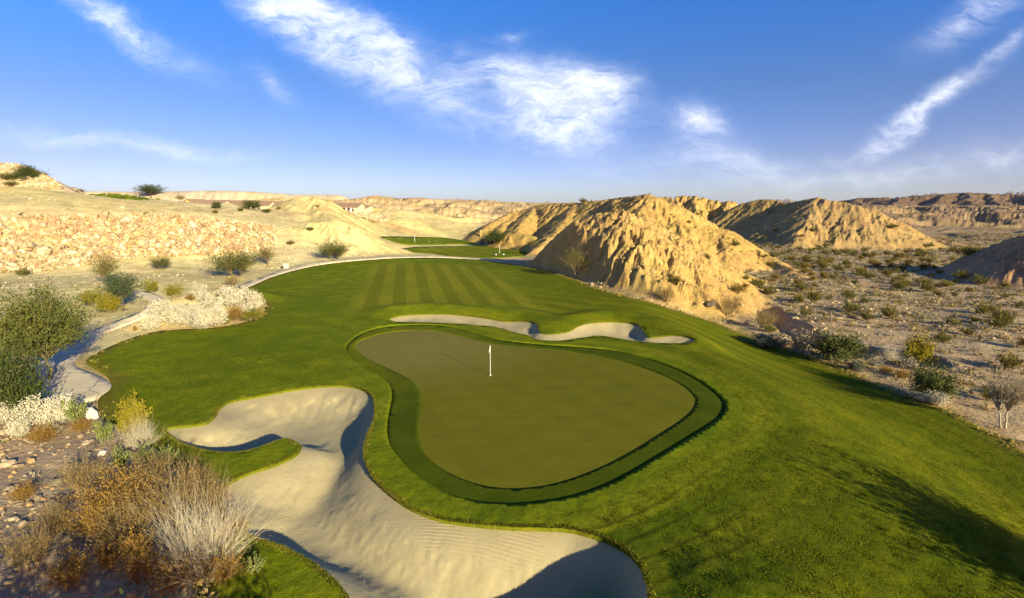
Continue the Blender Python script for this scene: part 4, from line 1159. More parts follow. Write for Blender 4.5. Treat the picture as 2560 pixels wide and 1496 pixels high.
# far scrub: the remaining creosote and the brush of the far badlands
x2, y2, z2, dt2, own2, g2 = scatter((-80, 560, 150, 620), 9000, lambda x, y: np.clip(.55 - y / 1400, 0, 1) * sstep(-.2, .3, fbm(x / 30, y / 30, 131, 3)))
iv, _, _ = inview(x2, y2, z2)
ok = iv & (g2 < 1.0) & (sdist(x2, y2, F2, 6) < -1.5) & (sdist(x2, y2, F3, 6) < -1.5) & ((x2 > 20) | (y2 > 205)) & ((own2 < 0) | (rng.random(len(x2)) < .3))
X = np.concatenate([x[rest], x2[ok]]); Y = np.concatenate([y[rest], y2[ok]]); Zz = np.concatenate([z[rest], z2[ok]]); n = len(X)
w = rng.uniform(.8, 2.0, n) * (1 + .4 * sstep(250, 500, Y))
tuft_mass('scrub', 'dark scattered scrub among the far badlands', X, Y, Zz, w * .65, w, np.array([(.13,.115,.04),(.17,.13,.045),(.10,.095,.04)])[rng.integers(0, 3, n)], 18)
# left slopes: pale small scrub and stubble
X, Y, Zz, dt, own, g = scatter((-190, -18, 12, 175), 15000, lambda x, y: .12 + .5 * sstep(-.1, .4, fbm(x / 10, y / 10, 141, 3)))
iv, _, _ = inview(X, Y, Zz)
ok = iv & (dt < -1.0) & (sdist(X, Y, PATH, 6) < -.6) & (sdist(X, Y, FPATH, 6) < -.6)
X, Y, Zz = X[ok], Y[ok], Zz[ok]; n = len(X); w = rng.uniform(.2, .75, n)
tuft_mass('scrub', 'sparse tan scrub dotting the sandy left slopes', X, Y, Zz, w * .5, w, np.array([(.42,.34,.18),(.3,.25,.11),(.24,.22,.1),(.5,.42,.28)])[rng.integers(0, 4, n)], 12)
# yellow weeds along the edge of the turf
B = resample(TURF, .22); t = rng.integers(0, len(B), 2600); p_ = B[t] + rng.normal(0, .45, (len(t), 2))
dd = sdist(p_[:, 0], p_[:, 1], TURF, 8); ok = (dd < .25) & (dd > -1.6) & (sdist(p_[:, 0], p_[:, 1], PATH, 6) < -.1) & (sdist(p_[:, 0], p_[:, 1], FPATH, 6) < -.1) & ((p_[:, 0] > 4) | (rng.random(len(t)) < .25))
X, Y = p_[ok].T; Zz = ground(X, Y); n = len(X); w = rng.uniform(.2, .55, n)
tuft_mass('weeds', 'yellow weeds and dry grass fringing the turf', X, Y, Zz, w * .55, w, np.array([(.34,.27,.05),(.24,.22,.05),(.4,.3,.12),(.18,.19,.04)])[rng.integers(0, 4, n)], 12, 'weeds')
print('left scrub', time.time() - T0)
# ------------------------------------------------------------------ stones
def ico(sub):
    t = (1 + 5 ** .5) / 2
    V = np.array([(-1,t,0),(1,t,0),(-1,-t,0),(1,-t,0),(0,-1,t),(0,1,t),(0,-1,-t),(0,1,-t),(t,0,-1),(t,0,1),(-t,0,-1),(-t,0,1)], float); V /= np.linalg.norm(V[0])
    F = np.array([(0,11,5),(0,5,1),(0,1,7),(0,7,10),(0,10,11),(1,5,9),(5,11,4),(11,10,2),(10,7,6),(7,1,8),(3,9,4),(3,4,2),(3,2,6),(3,6,8),(3,8,9),(4,9,5),(2,4,11),(6,2,10),(8,6,7),(9,8,1)])
    for _ in range(sub):
        V = list(map(tuple, V)); c = {}; G = []
        def mid(a, b):
            k = (min(a, b), max(a, b))
            if k not in c:
                m = (np.array(V[a]) + np.array(V[b])) / 2; V.append(tuple(m / np.linalg.norm(m))); c[k] = len(V) - 1
            return c[k]
        for a, b, d in F:
            x, y, z = mid(a, b), mid(b, d), mid(d, a); G += [(a, x, z), (b, y, x), (d, z, y), (x, y, z)]
        F = np.array(G); V = np.array(V)
    return np.array(V), np.array(F)
ICO1 = ico(1); ICO0 = ico(0)
def stones(name, pts, rad, cols, label, cat, mat=M_STONE, kind=None, flat=.62, seed=3, sub=1, sink=.2):
    r = np.random.default_rng(seed); V0, F0 = ICO1 if sub else ICO0; n = len(pts); m = len(V0)
    V = np.repeat(V0[None], n, 0)
    # facet each stone with a few random cutting planes
    for _ in range(7):
        pn = unit(n, r)[:, None]; dcut = r.uniform(.55, .85, (n, 1))
        h = (V * pn).sum(2) - dcut; V = V - np.clip(h, 0, None)[..., None] * pn
    V = V * r.uniform(.75, 1.3, (n, 1, 3)) * np.array([1.05, 1.0, flat])
    a = r.uniform(0, 6.28, n); ca, sa = np.cos(a)[:, None], np.sin(a)[:, None]
    V = np.stack([V[..., 0] * ca - V[..., 1] * sa, V[..., 0] * sa + V[..., 1] * ca, V[..., 2]], 2)
    tl = r.normal(0, .25, (n, 2)); V[..., 2] += V[..., 0] * tl[:, :1] + V[..., 1] * tl[:, 1:]
    V = V * rad[:, None, None]; P = np.array(pts, float).copy(); P[:, 2] += rad * (flat - sink) * .6
    V = V + P[:, None]
    F = (F0[None] + (np.arange(n) * m)[:, None, None]).reshape(-1, 3)
    o = mesh_np(name, V.reshape(-1, 3), F, mat, col=np.repeat(cols, m, 0), smooth=False); tag(o, label, cat, kind=kind); return o
def stone_cols(n, r, dirt=0.0):
    pal = np.array([(.46,.38,.23),(.54,.46,.30),(.42,.32,.19),(.44,.32,.15),(.38,.26,.16),(.60,.53,.39),(.44,.36,.20),(.50,.42,.27)])
    return pal[r.integers(0, len(pal), n)] * r.uniform(.85, 1.12, (n, 1))
def revetment(foot, top, du, dv, rad, label, seed, rough=.35, fade=None):
    r = np.random.default_rng(seed); A = np.array([aty(*p) for p in foot]); B = np.array([aty(*p) for p in top])
    Ls = np.concatenate([[0], np.cumsum(np.linalg.norm(A[1:, :2] - A[:-1, :2], axis=1))]); s = np.arange(0, Ls[-1], du)
    dep = np.linalg.norm(B - A, axis=1).mean(); nv = int(dep / dv); P = []
    for j in range(nv + 1):
        ss = s + (du / 2 if j % 2 else 0) + r.normal(0, du * rough * .5, len(s)); t = np.clip((j + r.normal(0, rough * .5, len(s))) / nv, 0, 1.02)
        a = np.stack([np.interp(ss, Ls, A[:, k]) for k in (0, 1)], 1); b = np.stack([np.interp(ss, Ls, B[:, k]) for k in (0, 1)], 1)
        q = a + (b - a) * t[:, None]; keep = np.ones(len(q), bool)
        if fade: keep = r.random(len(q)) > fade(ss / Ls[-1], t)
        P.append(q[keep])
    P = np.vstack(P); z = ground(P[:, 0], P[:, 1])
    n = len(P); R = rad * np.clip(r.lognormal(-.06, .32, n), .45, 2.0)
    c = stone_cols(n, r) * np.array((.92, .87, .85)); nn = fbm(P[:, 0] / 6, P[:, 1] / 6, 151, 3)[:, None]
    red = sstep(.0, .45, nn); c = c * (1 - .38 * red) + np.array((.42, .25, .13)) * .38 * red
    return stones('stone_revetment', np.column_stack([P, z]), R, c, label, 'stone slope', seed=seed, flat=.95, sink=-.1)
revetment(FOOT, TOP, .72, .62, .41, 'broad slope of piled cream and rust boulders along the left hillside', 5,
          fade=lambda s, t: .06 + .3 * (np.sin(s * 47 + 3 * np.sin(t * 6)) * np.sin(t * 7 + s * 23) > .55) + .5 * sstep(.72, 1, s) * (np.abs(np.sin(s * 31 + t * 9)) < .75) + .5 * sstep(.18, 0, t) * sstep(.3, .9, s))
def revet_px(poly, sx, sy, rad, label, seed, tint=1.0):
    r = np.random.default_rng(seed); P = np.array(poly, float)
    gx, gy = np.meshgrid(np.arange(P[:, 0].min(), P[:, 0].max(), sx), np.arange(P[:, 1].min(), P[:, 1].max(), sy))
    gx = gx + (np.arange(gx.shape[0]) % 2)[:, None] * sx / 2 + r.normal(0, sx * .2, gx.shape); gy = gy + r.normal(0, sy * .2, gy.shape)
    gx, gy = gx.ravel(), gy.ravel(); k = inside(gx, gy, P)
    W = np.array(hits(np.stack([gx[k], gy[k]], 1))); W = W[np.abs(W[:, 1] - np.median(W[:, 1])) < 13]
    n = len(W); c = stone_cols(n, r) * tint
    return stones('stone_revetment', W, rad * r.uniform(.7, 1.25, n), c, label, 'stone slope', seed=seed, flat=.8, sink=.05, sub=0)
revet_px([(-70,400),(0,409),(40,413),(82,427),(114,440),(140,457),(158,475),(120,473),(60,462),(0,470),(-70,478)], 4.4, 2.8, .55, 'stone covered face of the mound at the left end of the skyline', 6, .9)
revet_px([(864,531),(905,534),(968,539),(976,553),(940,556),(905,545),(880,541)], 2.4, 1.4, .55, 'pale stone slope under the long house in the distance', 7)

r_ = np.random.default_rng(77)
# cobbles of the near stony slope
X, Y, Zz, dt, own, g = scatter((-34, -7, 8, 33), 9000, lambda x, y: .25 + .75 * sstep(-.2, .4, fbm(x / 3, y / 3, 161, 3)))
iv, px, py = inview(X, Y, Zz); ok = iv & (dt < -.35) & (sdist(X, Y, PATH, 6) < -.4)
X, Y, Zz = X[ok], Y[ok], Zz[ok]; n = len(X); R = np.clip(r_.lognormal(-2.45, .5, n), .03, .34)
stones('cobbles', np.column_stack([X, Y, Zz]), R, np.array([(.36,.26,.16),(.29,.21,.14),(.40,.31,.2),(.40,.25,.12),(.22,.18,.13)])[r_.integers(0, 5, n)], 'loose cobbles on the stony slope at bottom left', 'stones', kind='stuff', seed=8, sub=0)
# rubble at the foot of the big hill and in the wash
X, Y, Zz, dt, own, g = scatter((8, 75, 58, 112), 5000, lambda x, y: .12 + .5 * sstep(.0, .5, fbm(x / 4, y / 4, 171, 3)))
iv, px, py = inview(X, Y, Zz); ok = iv & (dt < -.4) & (g < 1.2); X, Y, Zz = X[ok], Y[ok], Zz[ok]; n = len(X)
stones('rubble', np.column_stack([X, Y, Zz]), np.clip(r_.lognormal(-2.0, .5, n), .06, .6), np.array([(.50,.38,.2),(.42,.31,.17),(.55,.43,.25)])[r_.integers(0, 3, n)], 'loose rubble at the foot of the big yellow hill', 'stones', kind='stuff', seed=9, sub=0)
X, Y, Zz, dt, own, g = scatter((-120, -28, 34, 115), 7000, lambda x, y: .06 + .4 * sstep(.05, .5, fbm(x / 6, y / 6, 181, 3)))
iv, px, py = inview(X, Y, Zz); ok = iv & (dt < -.6) & (sdist(X, Y, PATH, 6) < -.5) & (sdist(X, Y, FPATH, 6) < -.5); X, Y, Zz = X[ok], Y[ok], Zz[ok]; n = len(X)
stones('rubble', np.column_stack([X, Y, Zz]), np.clip(r_.lognormal(-2.2, .45, n), .06, .4), np.array([(.6,.5,.33),(.5,.4,.25),(.66,.58,.44)])[r_.integers(0, 3, n)], 'small pale stones strewn below the boulder slope', 'stones', kind='stuff', seed=10, sub=0)
# single boulders
for (px, py, s, c, lab) in [(225,1046,30,(.66,.6,.5),'white boulder at the turf corner beside the left white bushes'),(256,1138,17,(.72,.68,.6),'small rounded white stone on the stony slope'),(1478,716,13,(.34,.26,.18),'grey boulder where the dark hill flank meets the turf'),
                            (1500,722,10,(.36,.28,.19),'smaller boulder right of the grey one at the hill foot'),(1905,862,38,(.42,.33,.2),'dark rocky outcrop at the turf edge left of the blue grey bush'),(1962,866,26,(.5,.36,.18),'orange rock between the blue grey and pale grey bushes'),
                            (2160,868,26,(.46,.36,.26),'brown rock ledge right of the big green bush'),(1775,766,22,(.13,.10,.08),'dark stump like rock at the front foot of the yellow hill')]:
    w = np.array(hits([(px, py)])); k = depth(w[0]) / 1280
    stones('boulder', w, np.array([s * k * .6]), np.array([c]), lab, 'boulder', seed=int(px), flat=.9, sink=.2)

# ------------------------------------------------------------------ flagsticks, lamps, houses, sheds
def flagstick(px, py, label, h=2.13, r=.017, z=None):
    w = hits([(px, py)])[0]; t = empty('flagstick', (w[0], w[1], w[2] + .02)); tag(t, label, 'flagstick')
    m = MB(); m.tube([(0, 0, -.15), (0, 0, h)], [r, r * .8], 8); m.tube([(0, 0, h), (0, 0, h + .05), (0, 0, h + .09)], [r * 1.5, r * 1.6, r * .4], 8); m.build('pole', M_WHITE, t, True)
    m = MB()
    # limp cloth hanging beside the pole
    n = 9; zz = np.linspace(h - .04, h - .42, n); pw = np.linspace(.015, .07, n) * (1 + .25 * np.sin(np.arange(n) * 1.7))
    rows = []
    for i in range(n):
        for j in range(7):
            u = j / 6; rows.append((-.02 - pw[i] * u, .05 * math.sin(u * 7 + i * .5) * u, zz[i] - .05 * u))
    F = [(i * 7 + j, i * 7 + j + 1, (i + 1) * 7 + j + 1, (i + 1) * 7 + j) for i in range(n - 1) for j in range(6)]
    m.add(rows, F); f = m.build('flag', M_WHITE, t, True); f['label'] = 'white flag hanging limp'
    so_ = f.modifiers.new('solid', 'SOLIDIFY'); so_.thickness = .008
    m = MB(); an = np.linspace(0, 6.28, 17)[:-1]
    V = [(math.cos(a) * q, math.sin(a) * q, zq) for q, zq in ((.062, .0), (.054, .0), (.054, -.1)) for a in an]
    m.add(V, [(k * 16 + i, k * 16 + (i + 1) % 16, (k + 1) * 16 + (i + 1) % 16, (k + 1) * 16 + i) for k in range(2) for i in range(16)]); m.build('cup', M_WHITE, t)
flagstick(1226, 938, 'near white flagstick standing on the putting green')
flagstick(1037, 607, 'tiny far flagstick on the farthest fairway strip', r=.05)
flagstick(1249, 634, 'far flagstick on the second fairway strip', r=.045)
for px, py, lab in ((1240, 639, 'left white tee marker on the second fairway'), (1259, 638.5, 'right white tee marker on the second fairway')):
    w = hits([(px, py)])[0]; m = MB(); m.tube([(0, 0, 0), (0, 0, .12), (0, 0, .24), (0, 0, .3)], [.16, .2, .16, .05], 10)
    o = m.build('tee_marker', M_WHITE, None, True); o.location = (w[0], w[1], w[2] + .1); tag(o, lab, 'marker')
w = hits([(716, 672)])[0]; m = MB(); m.box((0, 0, .45), (.8, .5, .9)); m.box((0, 0, .95), (.95, .62, .1)); o = m.build('stone_marker', mat_plain('pale_concrete', (.6, .55, .45), .9)); o.location = w; tag(o, 'pale blocky marker beside the far cart path', 'marker')

def lamp(px, top, Y, h, label, side=-1):
    x, y, z = aty(px, top, Y); t = empty('street_lamp', (x, y, z - h)); tag(t, label, 'street lamp')
    m = MB(); m.tube([(0, 0, -2), (0, 0, h * .6), (0, 0, h)], [.13, .1, .08], 6); m.build('pole', M_METAL, t, True)
    m = MB(); m.tube([(0, 0, h), (side * .8, 0, h + .25), (side * 1.6, 0, h + .25)], [.07, .06, .06], 6); m.build('arm', M_METAL, t, True)
    m = MB(); m.box((side * 2.0, 0, h + .2), (.9, .34, .16)); m.box((side * 2.0, 0, h + .31), (.5, .22, .08)); m.build('lamp_head', M_METAL, t)
lamp(148, 447, 300, 9, 'street lamp on the left skyline nearest the stone mound'); lamp(262, 460, 300, 9, 'street lamp on the skyline between the stone mound and the lone tree'); lamp(341, 473, 380, 8, 'faint street lamp just left of the lone skyline tree')

M_ROOF = mat_plain('clay_roof', (.30, .20, .13), .85, .25, 3); M_STUCCO = mat_plain('cream_stucco', (.60, .50, .33), .9, .1, 2); M_YEL = mat_plain('ochre_stucco', (.58, .44, .16), .9, .1, 2)
M_GLASS = mat_plain('dark_glass', (.03, .035, .04), .15, .05, 2, .5)
def house(px, top, Y, wpx, label, wall=M_STUCCO, d=9.0, hw=3.0, hr=1.7, front=False, porch=0, rz=0.0, name='house'):
    x, y, z = aty(px, top, Y); W = wpx * Y / 1280
    t = empty(name, (x, y, z - hw - hr), rz); tag(t, label, 'house')
    m = MB(); m.box((0, 0, hw / 2 - .75), (W, d, hw + 1.5)); 
    if front:                                                     # gable end turned to the viewer
        m.add([(-W / 2, -d / 2, hw), (W / 2, -d / 2, hw), (0, -d / 2, hw + hr - .1), (-W / 2, d / 2, hw), (W / 2, d / 2, hw), (0, d / 2, hw + hr - .1)], [(0, 1, 2), (4, 3, 5)])
    else:
        m.add([(-W / 2, -d / 2, hw), (-W / 2, d / 2, hw), (-W / 2, 0, hw + hr - .1), (W / 2, -d / 2, hw), (W / 2, d / 2, hw), (W / 2, 0, hw + hr - .1)], [(1, 0, 2), (3, 4, 5)])
    m.build('wall', wall, t)
    m = MB(); ov = .5; th = .14
    ends = [(-W / 2 - ov, W / 2 + ov), (-d / 2 - ov, d / 2 + ov)]
    if front: half, lo, hi = W / 2, *ends[1]
    else: half, lo, hi = d / 2, *ends[0]
    e = half + ov; ze = hw - hr * ov / half
    for s in (-1, 1):
        q = [(s * e, ze), (0, hw + hr), (0, hw + hr + th), (s * e, ze + th)]
        V = [((a, l, b) if front else (l, a, b)) for l in (lo, hi) for a, b in q]
        m.add(V, [(0, 1, 2, 3), (7, 6, 5, 4), (0, 4, 5, 1), (1, 5, 6, 2), (2, 6, 7, 3), (3, 7, 4, 0)])
    m.build('roof', M_ROOF, t)
    nwin = max(1, int(W / 4))
    for i in range(nwin):
        cx = (i + .5) / nwin * W - W / 2
        m = MB(); m.box((cx, -d / 2 - .03, 1.55), (1.3, .08, 1.2)); wn = m.build('window', M_GLASS, t)
        m = MB()
        for dx, dz, sx, sz in ((0, .65, 1.5, .1), (0, -.65, 1.5, .1), (-.7, 0, .1, 1.2), (.7, 0, .1, 1.2)): m.box((cx + dx, -d / 2 - .05, 1.55 + dz), (sx, .14, sz))
        m.build('frame', M_WHITE, wn)
    if porch:
        m = MB(); m.box((0, -d / 2 - 1.6, hw - .25), (W * .8, 3.2, .18)); m.build('porch_roof', M_ROOF, t)
        for i in range(porch):
            m = MB(); m.box(((i / (porch - 1) - .5) * W * .76, -d / 2 - 3.0, (hw - .35) / 2 - .5), (.45, .45, hw + .65)); m.box(((i / (porch - 1) - .5) * W * .76, -d / 2 - 3.0, .15), (.6, .6, .3)); m.build('porch_post', M_WHITE, t)
house(490, 499, 176, 40, 'ochre gabled house at the left of the row behind the crest', M_YEL, front=True, hr=1.9)
house(541, 501, 196, 50, 'house with a long brown roof right of the ochre gable'); house(530, 504, 186, 24, 'small gabled wing in front of the long brown roof', front=True, d=5, hw=2.4, hr=1.3)
house(604, 502, 200, 60, 'house with a broad brown roof behind the broad dark bush'); house(660, 503, 205, 42, 'brown roofed house right of the broad dark bush')
house(716, 505, 205, 40, 'brown roofed house half hidden by the blunt pale hill')
house(868, 509, 222, 74, 'long house with white porch posts on the pale terrace', porch=6, hr=1.5, rz=-.12); house(912, 514, 228, 30, 'low wing at the right end of the long house', hr=1.1, hw=2.6, rz=-.12)
house(172, 469, 320, 24, 'far roof on the skyline right of the stone mound')
x, y, z = aty(2446, 535, 760); 
house(2446, 534, 760, 13, 'small white building beside the far road at right', M_WHITE, d=6, hw=2.6, hr=.9)

for px, lab in ((1209, 'left dark shed beside the second fairway'), (1225, 'right dark shed beside the second fairway')):
    w = hits([(px, 611)])[0]; t = empty('shed', (w[0], w[1] + 1, w[2])); tag(t, lab, 'shed')
    m = MB(); m.box((0, 0, .7), (2.05, 1.5, 1.9)); m.build('wall', M_DARK, t)
    m = MB(); m.box((0, 0, 1.74), (2.3, 1.8, .16)); m.build('roof', mat_plain('shed_roof', (.06, .05, .05), .7), t)
    m = MB(); m.box((0, -.77, .6), (.8, .05, 1.5)); m.build('door', mat_plain('shed_door', (.05, .045, .045), .6), t)

# far road across the desert at right
rp = [atz(px, py, 0.5) for px, py in [(2330,545),(2400,543),(2480,541),(2560,540),(2700,538)]]; rp2 = [atz(px, py, 0.5) for px, py in [(2700,535),(2560,537),(2480,538.4),(2400,540.5),(2330,543)]]
RD = np.array(rp + rp2); o = drape('road', RD, 12, 0.0, mat_plain('pale_asphalt', (.4, .36, .33), .9), 8.0, None, lambda x, y: np.full(len(x), .5)); tag(o, 'pale road crossing the far desert at right', 'road', kind='structure')

# green strip of lawn on the left crest
LW = np.array([h[:2] for h in hits([(222,486),(255,485),(291,486),(330,490),(365,495),(402,500),(370,501),(320,500),(270,494)])])
o = drape('lawn', LW, 1.2, .40, M_TURF, .6, dict(mow=Z0, mowmask=Z0, band=Z0, bandmask=Z0, dry=Z0, long=Z0)); tag(o, 'narrow green lawn strip on the left crest', 'lawn', kind='structure')
w = hits([(1202, 591)])[0]
stones('rock_spire', np.array([[w[0], w[1], w[2] + k * .55] for k in range(4)]), np.array([.55, .48, .42, .5]), np.tile((.46, .33, .15), (4, 1)), 'slim pale rock spire beyond the sheds', 'rock', seed=4, flat=.9)
print('props', time.time() - T0)
# ------------------------------------------------------------------ grass: short tufts over the near rough and along the bunker lips
def grass(name, label, P, Z, hgt, lean, cols, seed, nb=3):
    r = np.random.default_rng(seed); n = len(P); k = np.repeat(np.arange(n), nb); m = len(k)
    a = r.uniform(0, 6.28, m); wv = np.stack([np.cos(a), np.sin(a), np.zeros(m)], 1) * (hgt[k] * r.uniform(.22, .5, m))[:, None]
    b = np.column_stack([P[k], Z[k]]) + np.column_stack([r.normal(0, .03, (m, 2)), np.full(m, -.015)])
    t = b + np.column_stack([r.normal(0, .5, (m, 2)) * hgt[k][:, None] + lean[k], hgt[k] * r.uniform(.7, 1.25, m)])
    V = np.stack([b - wv, b + wv, t], 1).reshape(-1, 3); F = np.arange(m * 3).reshape(-1, 3)
    c = cols[k] * r.uniform(.75, 1.25, (m, 1))
    o = mesh_np(name, V, F, M_LEAF, col=np.repeat(c, 3, 0)); tag(o, label, 'grass', kind='stuff'); return o
def grass_cols(x, y, r):
    n = fbm(x / 2.5, y / 2.5, 211, 4)[:, None]
    c = np.array((.092, .112, .005)) * (1 - sstep(-.2, .4, n)) + np.array((.165, .168, .008)) * sstep(-.2, .4, n)
    q = r.random(len(x))[:, None]
    return np.where(q < .02, np.array((.24, .21, .05)), np.where(q < .3, np.array((.06, .085, .006)), c))
r_ = np.random.default_rng(99)
# density falls with distance, so the tufts stay about a pixel or two
n = 420000
rr_ = 9 * (42 / 9) ** r_.random(n); uu = r_.uniform(-1.35, 1.35, n)
x, y = rr_ * uu, rr_
ok = (sdist(x, y, OUT['turf'], 12) > .05)
for k_ in ('collar', 'b1', 'b2'): 
    ok[ok] = sdist(x[ok], y[ok], OUT[k_], 6) < -.03
x, y = x[ok], y[ok]; z = base(x, y) + .05
ok, _, _ = inview(x, y, z, 1.06); x, y, z = x[ok], y[ok], z[ok]; n = len(x)
h_ = (.024 + .0006 * y) * r_.uniform(.6, 1.4, n)
grass('grass', 'short grass of the rough around the green', np.stack([x, y], 1), z, h_, np.zeros((n, 2)), grass_cols(x, y, r_), 1, 2)
PE, ZE, LE = [], [], []
for k_ in ('b1', 'b2'):
    B = OUT[k_]; nb = len(B); T = np.roll(B, -1, 0) - np.roll(B, 1, 0); T /= np.linalg.norm(T, axis=1)[:, None]
    N_ = np.stack([T[:, 1], -T[:, 0]], 1); c_ = inside(*(B + N_ * .05).T, B); N_[~c_] *= -1        # towards the sand
    i = r_.integers(0, nb, 38000 if k_ == 'b1' else 9000)
    q = B[i] + (np.roll(B, -1, 0)[i] - B[i]) * r_.random(len(i))[:, None] - N_[i] * np.abs(r_.normal(0, .07, len(i)))[:, None]
    PE.append(q); LE.append(N_[i] * .03)
PE = np.vstack(PE); LE = np.vstack(LE); ZE = base(PE[:, 0], PE[:, 1]) + .05; n = len(PE)
ce = np.where(r_.random(n)[:, None] < .25, np.array((.27, .23, .05)), grass_cols(PE[:, 0], PE[:, 1], r_))
grass('grass', 'ragged grass overhanging the lips of the sand bunkers', PE, ZE, r_.uniform(.025, .065, n), LE, ce, 2, 2)
print('grass', time.time() - T0)
# ------------------------------------------------------------------ camera, light, sky
cam = bpy.data.cameras.new('camera'); co = bpy.data.objects.new('camera', cam); COL.objects.link(co)
cam.sensor_width = 36; cam.lens = 18.0; cam.clip_end = 60000; cam.clip_start = .1
co.location = (0, 0, CAMZ); co.rotation_euler = (math.pi / 2 - PITCH, 0, 0)
sc.camera = co
sun = bpy.data.lights.new('sun', 'SUN'); so = bpy.data.objects.new('sun', sun); COL.objects.link(so)
sun.energy = 5.0; sun.angle = math.radians(.5); sun.color = (1.0, .89, .55)
sd = Vector((math.sin(SUN_AZ) * math.cos(SUN_EL), math.cos(SUN_AZ) * math.cos(SUN_EL), math.sin(SUN_EL)))
so.rotation_euler = sd.to_track_quat('Z', 'Y').to_euler(); so.location = (60, -60, 60)

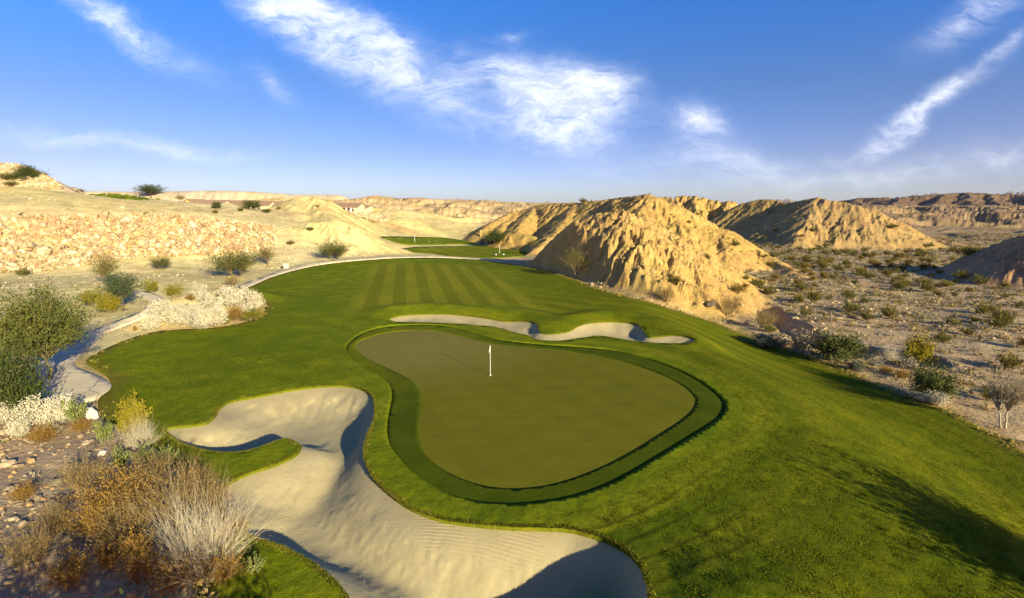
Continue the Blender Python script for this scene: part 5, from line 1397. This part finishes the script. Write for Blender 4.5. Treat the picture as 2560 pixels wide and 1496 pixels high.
def build_world():
    w = bpy.data.worlds.new('World'); sc.world = w; N = NT(w)
    sky = N.n('ShaderNodeTexSky', sky_type='NISHITA', sun_disc=False, sun_elevation=SUN_EL, sun_rotation=SUN_AZ, altitude=600, air_density=1.0, dust_density=SKY_DUST, ozone_density=SKY_OZ)
    d = N.n('ShaderNodeTexCoord').outputs['Generated']
    sep = N.n('ShaderNodeSeparateXYZ'); N.set(sep.inputs[0], d)
    yy = N.math('MAXIMUM', sep.outputs[1], .05)
    s = N.math('DIVIDE', sep.outputs[0], yy); e = N.math('DIVIDE', sep.outputs[2], yy)
    q = N.n('ShaderNodeCombineXYZ', i_0=s, i_1=e).outputs[0]
    BL = [(330,75,270,52,32,.95),(230,40,110,45,25,.5),(760,40,200,95,25,1.15),(850,110,200,85,32,1.0),(960,110,120,70,10,.9),(1010,215,190,70,30,.55),(1120,230,150,95,25,.8),
          (1420,250,190,105,12,1.15),(1270,190,170,80,20,.8),(1350,325,230,55,3,.8),(1500,230,130,70,10,.9),(670,215,90,40,28,.6),(1290,85,70,22,0,.45),
          (1740,290,105,50,0,.95),(1760,350,180,60,5,.5),(1800,400,260,40,3,.36),(2330,262,215,40,-38,1.15),(2250,330,80,40,-30,.9),(2430,45,190,55,-32,1.0),(2520,95,90,22,-40,.8),
          (2250,430,520,70,-6,.42),(2500,400,220,60,-12,.34),(200,345,420,36,5,.6),(480,372,300,28,2,.45),(1500,415,420,60,2,.34),(1900,440,420,60,-4,.28)]
    tot = None
    # wind-drawn wobble of the outlines
    wn = N.n('ShaderNodeTexNoise'); N.set(wn.inputs['Vector'], q); wn.inputs['Scale'].default_value = 5.0; wn.inputs['Detail'].default_value = 6; wn.inputs['Roughness'].default_value = .62
    wv = N.n('ShaderNodeVectorMath', operation='MULTIPLY_ADD'); N.set(wv.inputs[0], wn.outputs['Color']); wv.inputs[1].default_value = (.12, .09, 0); N.set(wv.inputs[2], q)
    off = N.n('ShaderNodeVectorMath', operation='SUBTRACT'); N.set(off.inputs[0], wv.outputs[0]); off.inputs[1].default_value = (.06, .045, 0)
    qq = off.outputs[0]
    for (px, py, rx, ry, an, wt) in BL:
        dx, dy, dz = ray(px, py); cx, cy = dx / dy, dz / dy
        mp = N.n('ShaderNodeMapping', vector_type='TEXTURE'); N.set(mp.inputs[0], qq)
        mp.inputs['Location'].default_value = (cx, cy, 0); mp.inputs['Rotation'].default_value = (0, 0, -math.radians(an)); mp.inputs['Scale'].default_value = (rx * 1.25 / 1250, ry * 1.35 / 1250, 1)
        g = N.n('ShaderNodeTexGradient', gradient_type='QUADRATIC_SPHERE'); N.set(g.inputs[0], mp.outputs[0])
        v = N.math('MULTIPLY', N.math('POWER', g.outputs[1], .75), wt)
        tot = v if tot is None else N.math('ADD', tot, v)
    mp = N.n('ShaderNodeMapping'); N.set(mp.inputs[0], qq); mp.inputs['Rotation'].default_value = (0, 0, .5); mp.inputs['Scale'].default_value = (3.0, 8.5, 1)
    n1 = N.noise(mp.outputs[0], 1.7, 9, .66, .5)
    mp2 = N.n('ShaderNodeMapping'); N.set(mp2.inputs[0], qq); mp2.inputs['Rotation'].default_value = (0, 0, .35); mp2.inputs['Scale'].default_value = (9, 26, 1)
    n2 = N.noise(mp2.outputs[0], 1.6, 9, .72, .6)
    n = N.math('ADD', N.math('MULTIPLY', n1, .85), N.math('MULTIPLY', n2, .65))
    den = N.math('MULTIPLY', N.math('MINIMUM', tot, 1.05), N.mrange(n, .45, 1.05, .05, 1.35, False))
    den = N.mrange(den, .0, 1.25, 0, .86)
    den = N.math('MULTIPLY', den, N.math('GREATER_THAN', sep.outputs[1], .06))
    hs = N.n('ShaderNodeHueSaturation'); N.set(hs.inputs['Color'], sky.outputs[0]); hs.inputs['Saturation'].default_value = SKY_SAT; hs.inputs['Value'].default_value = 1.0
    tint = N.ramp(N.math('MULTIPLY', e, 2.0), [(0.0, (.40, .39, .51)), (.2, (.54, .34, .43)), (.46, (.74, .375, .42)), (.95, (.84, .52, .68))])
    skyc = N.mix(1.0, N.mix(1.0, hs.outputs[0], tint, 'MULTIPLY'), (2, 2, 2, 1), 'MULTIPLY')
    rear = N.mrange(sep.outputs[1], .15, -.35, 0, 1)
    skyc = N.mix(rear, skyc, N.mix(1.0, skyc, (1.75, .98, .62, 1), 'MULTIPLY'))
    col = N.mix(den, skyc, CLOUD_C)
    b = N.n('ShaderNodeBackground'); N.set(b.inputs[0], col); b.inputs[1].default_value = SKY_STR
    o = N.n('ShaderNodeOutputWorld'); N.t.links.new(b.outputs[0], o.inputs[0])
def build_haze():
    m, N = newmat('air'); v = N.n('ShaderNodeVolumePrincipled'); v.inputs['Color'].default_value = (.80, .86, 1.0, 1); v.inputs['Density'].default_value = HAZE; v.inputs['Anisotropy'].default_value = .2
    o = N.n('ShaderNodeOutputMaterial'); N.t.links.new(v.outputs[0], o.inputs['Volume'])
    B = MB(); zlo, zhi = ZLOW - 1.0, ZTOP + 5.0; B.box((0, 7900, (zlo + zhi) / 2), (76000, 17000, zhi - zlo)); h = B.build('haze', m); tag(h, 'thin pale air that fades the far hills', 'haze', kind='stuff')
HAZE = 2.6e-5
zs_ = [(o.matrix_world @ Vector(c)).z for o in COL.objects if o.type == 'MESH' for c in o.bound_box]
bpy.context.view_layer.update()
zs_ = [(o.matrix_world @ Vector(c)).z for o in COL.objects if o.type == 'MESH' for c in o.bound_box]
ZLOW, ZTOP = min(zs_), max(max(zs_), CAMZ + 3)
print('haze', ZLOW, ZTOP)
build_haze()
SKY_STR = .08; SKY_DUST = .4; SKY_OZ = 4.5; SKY_SAT = 1.25; SKY_TINT = (1.75, .96, 1.22, 1); CLOUD_C = (8, 8.2, 9, 1)
SKY_LOW = (1.08, .95, 1.06, 1)
build_world()
vs = sc.view_settings; vs.view_transform = 'Standard'; vs.look = 'None'; vs.exposure = 1.05; vs.gamma = 1; vs.use_curve_mapping = False
sc.cycles.max_bounces = 6; sc.cycles.diffuse_bounces = 3; sc.cycles.transmission_bounces = 2; sc.cycles.glossy_bounces = 2
sc.cycles.use_denoising = True
print('done', time.time() - T0)
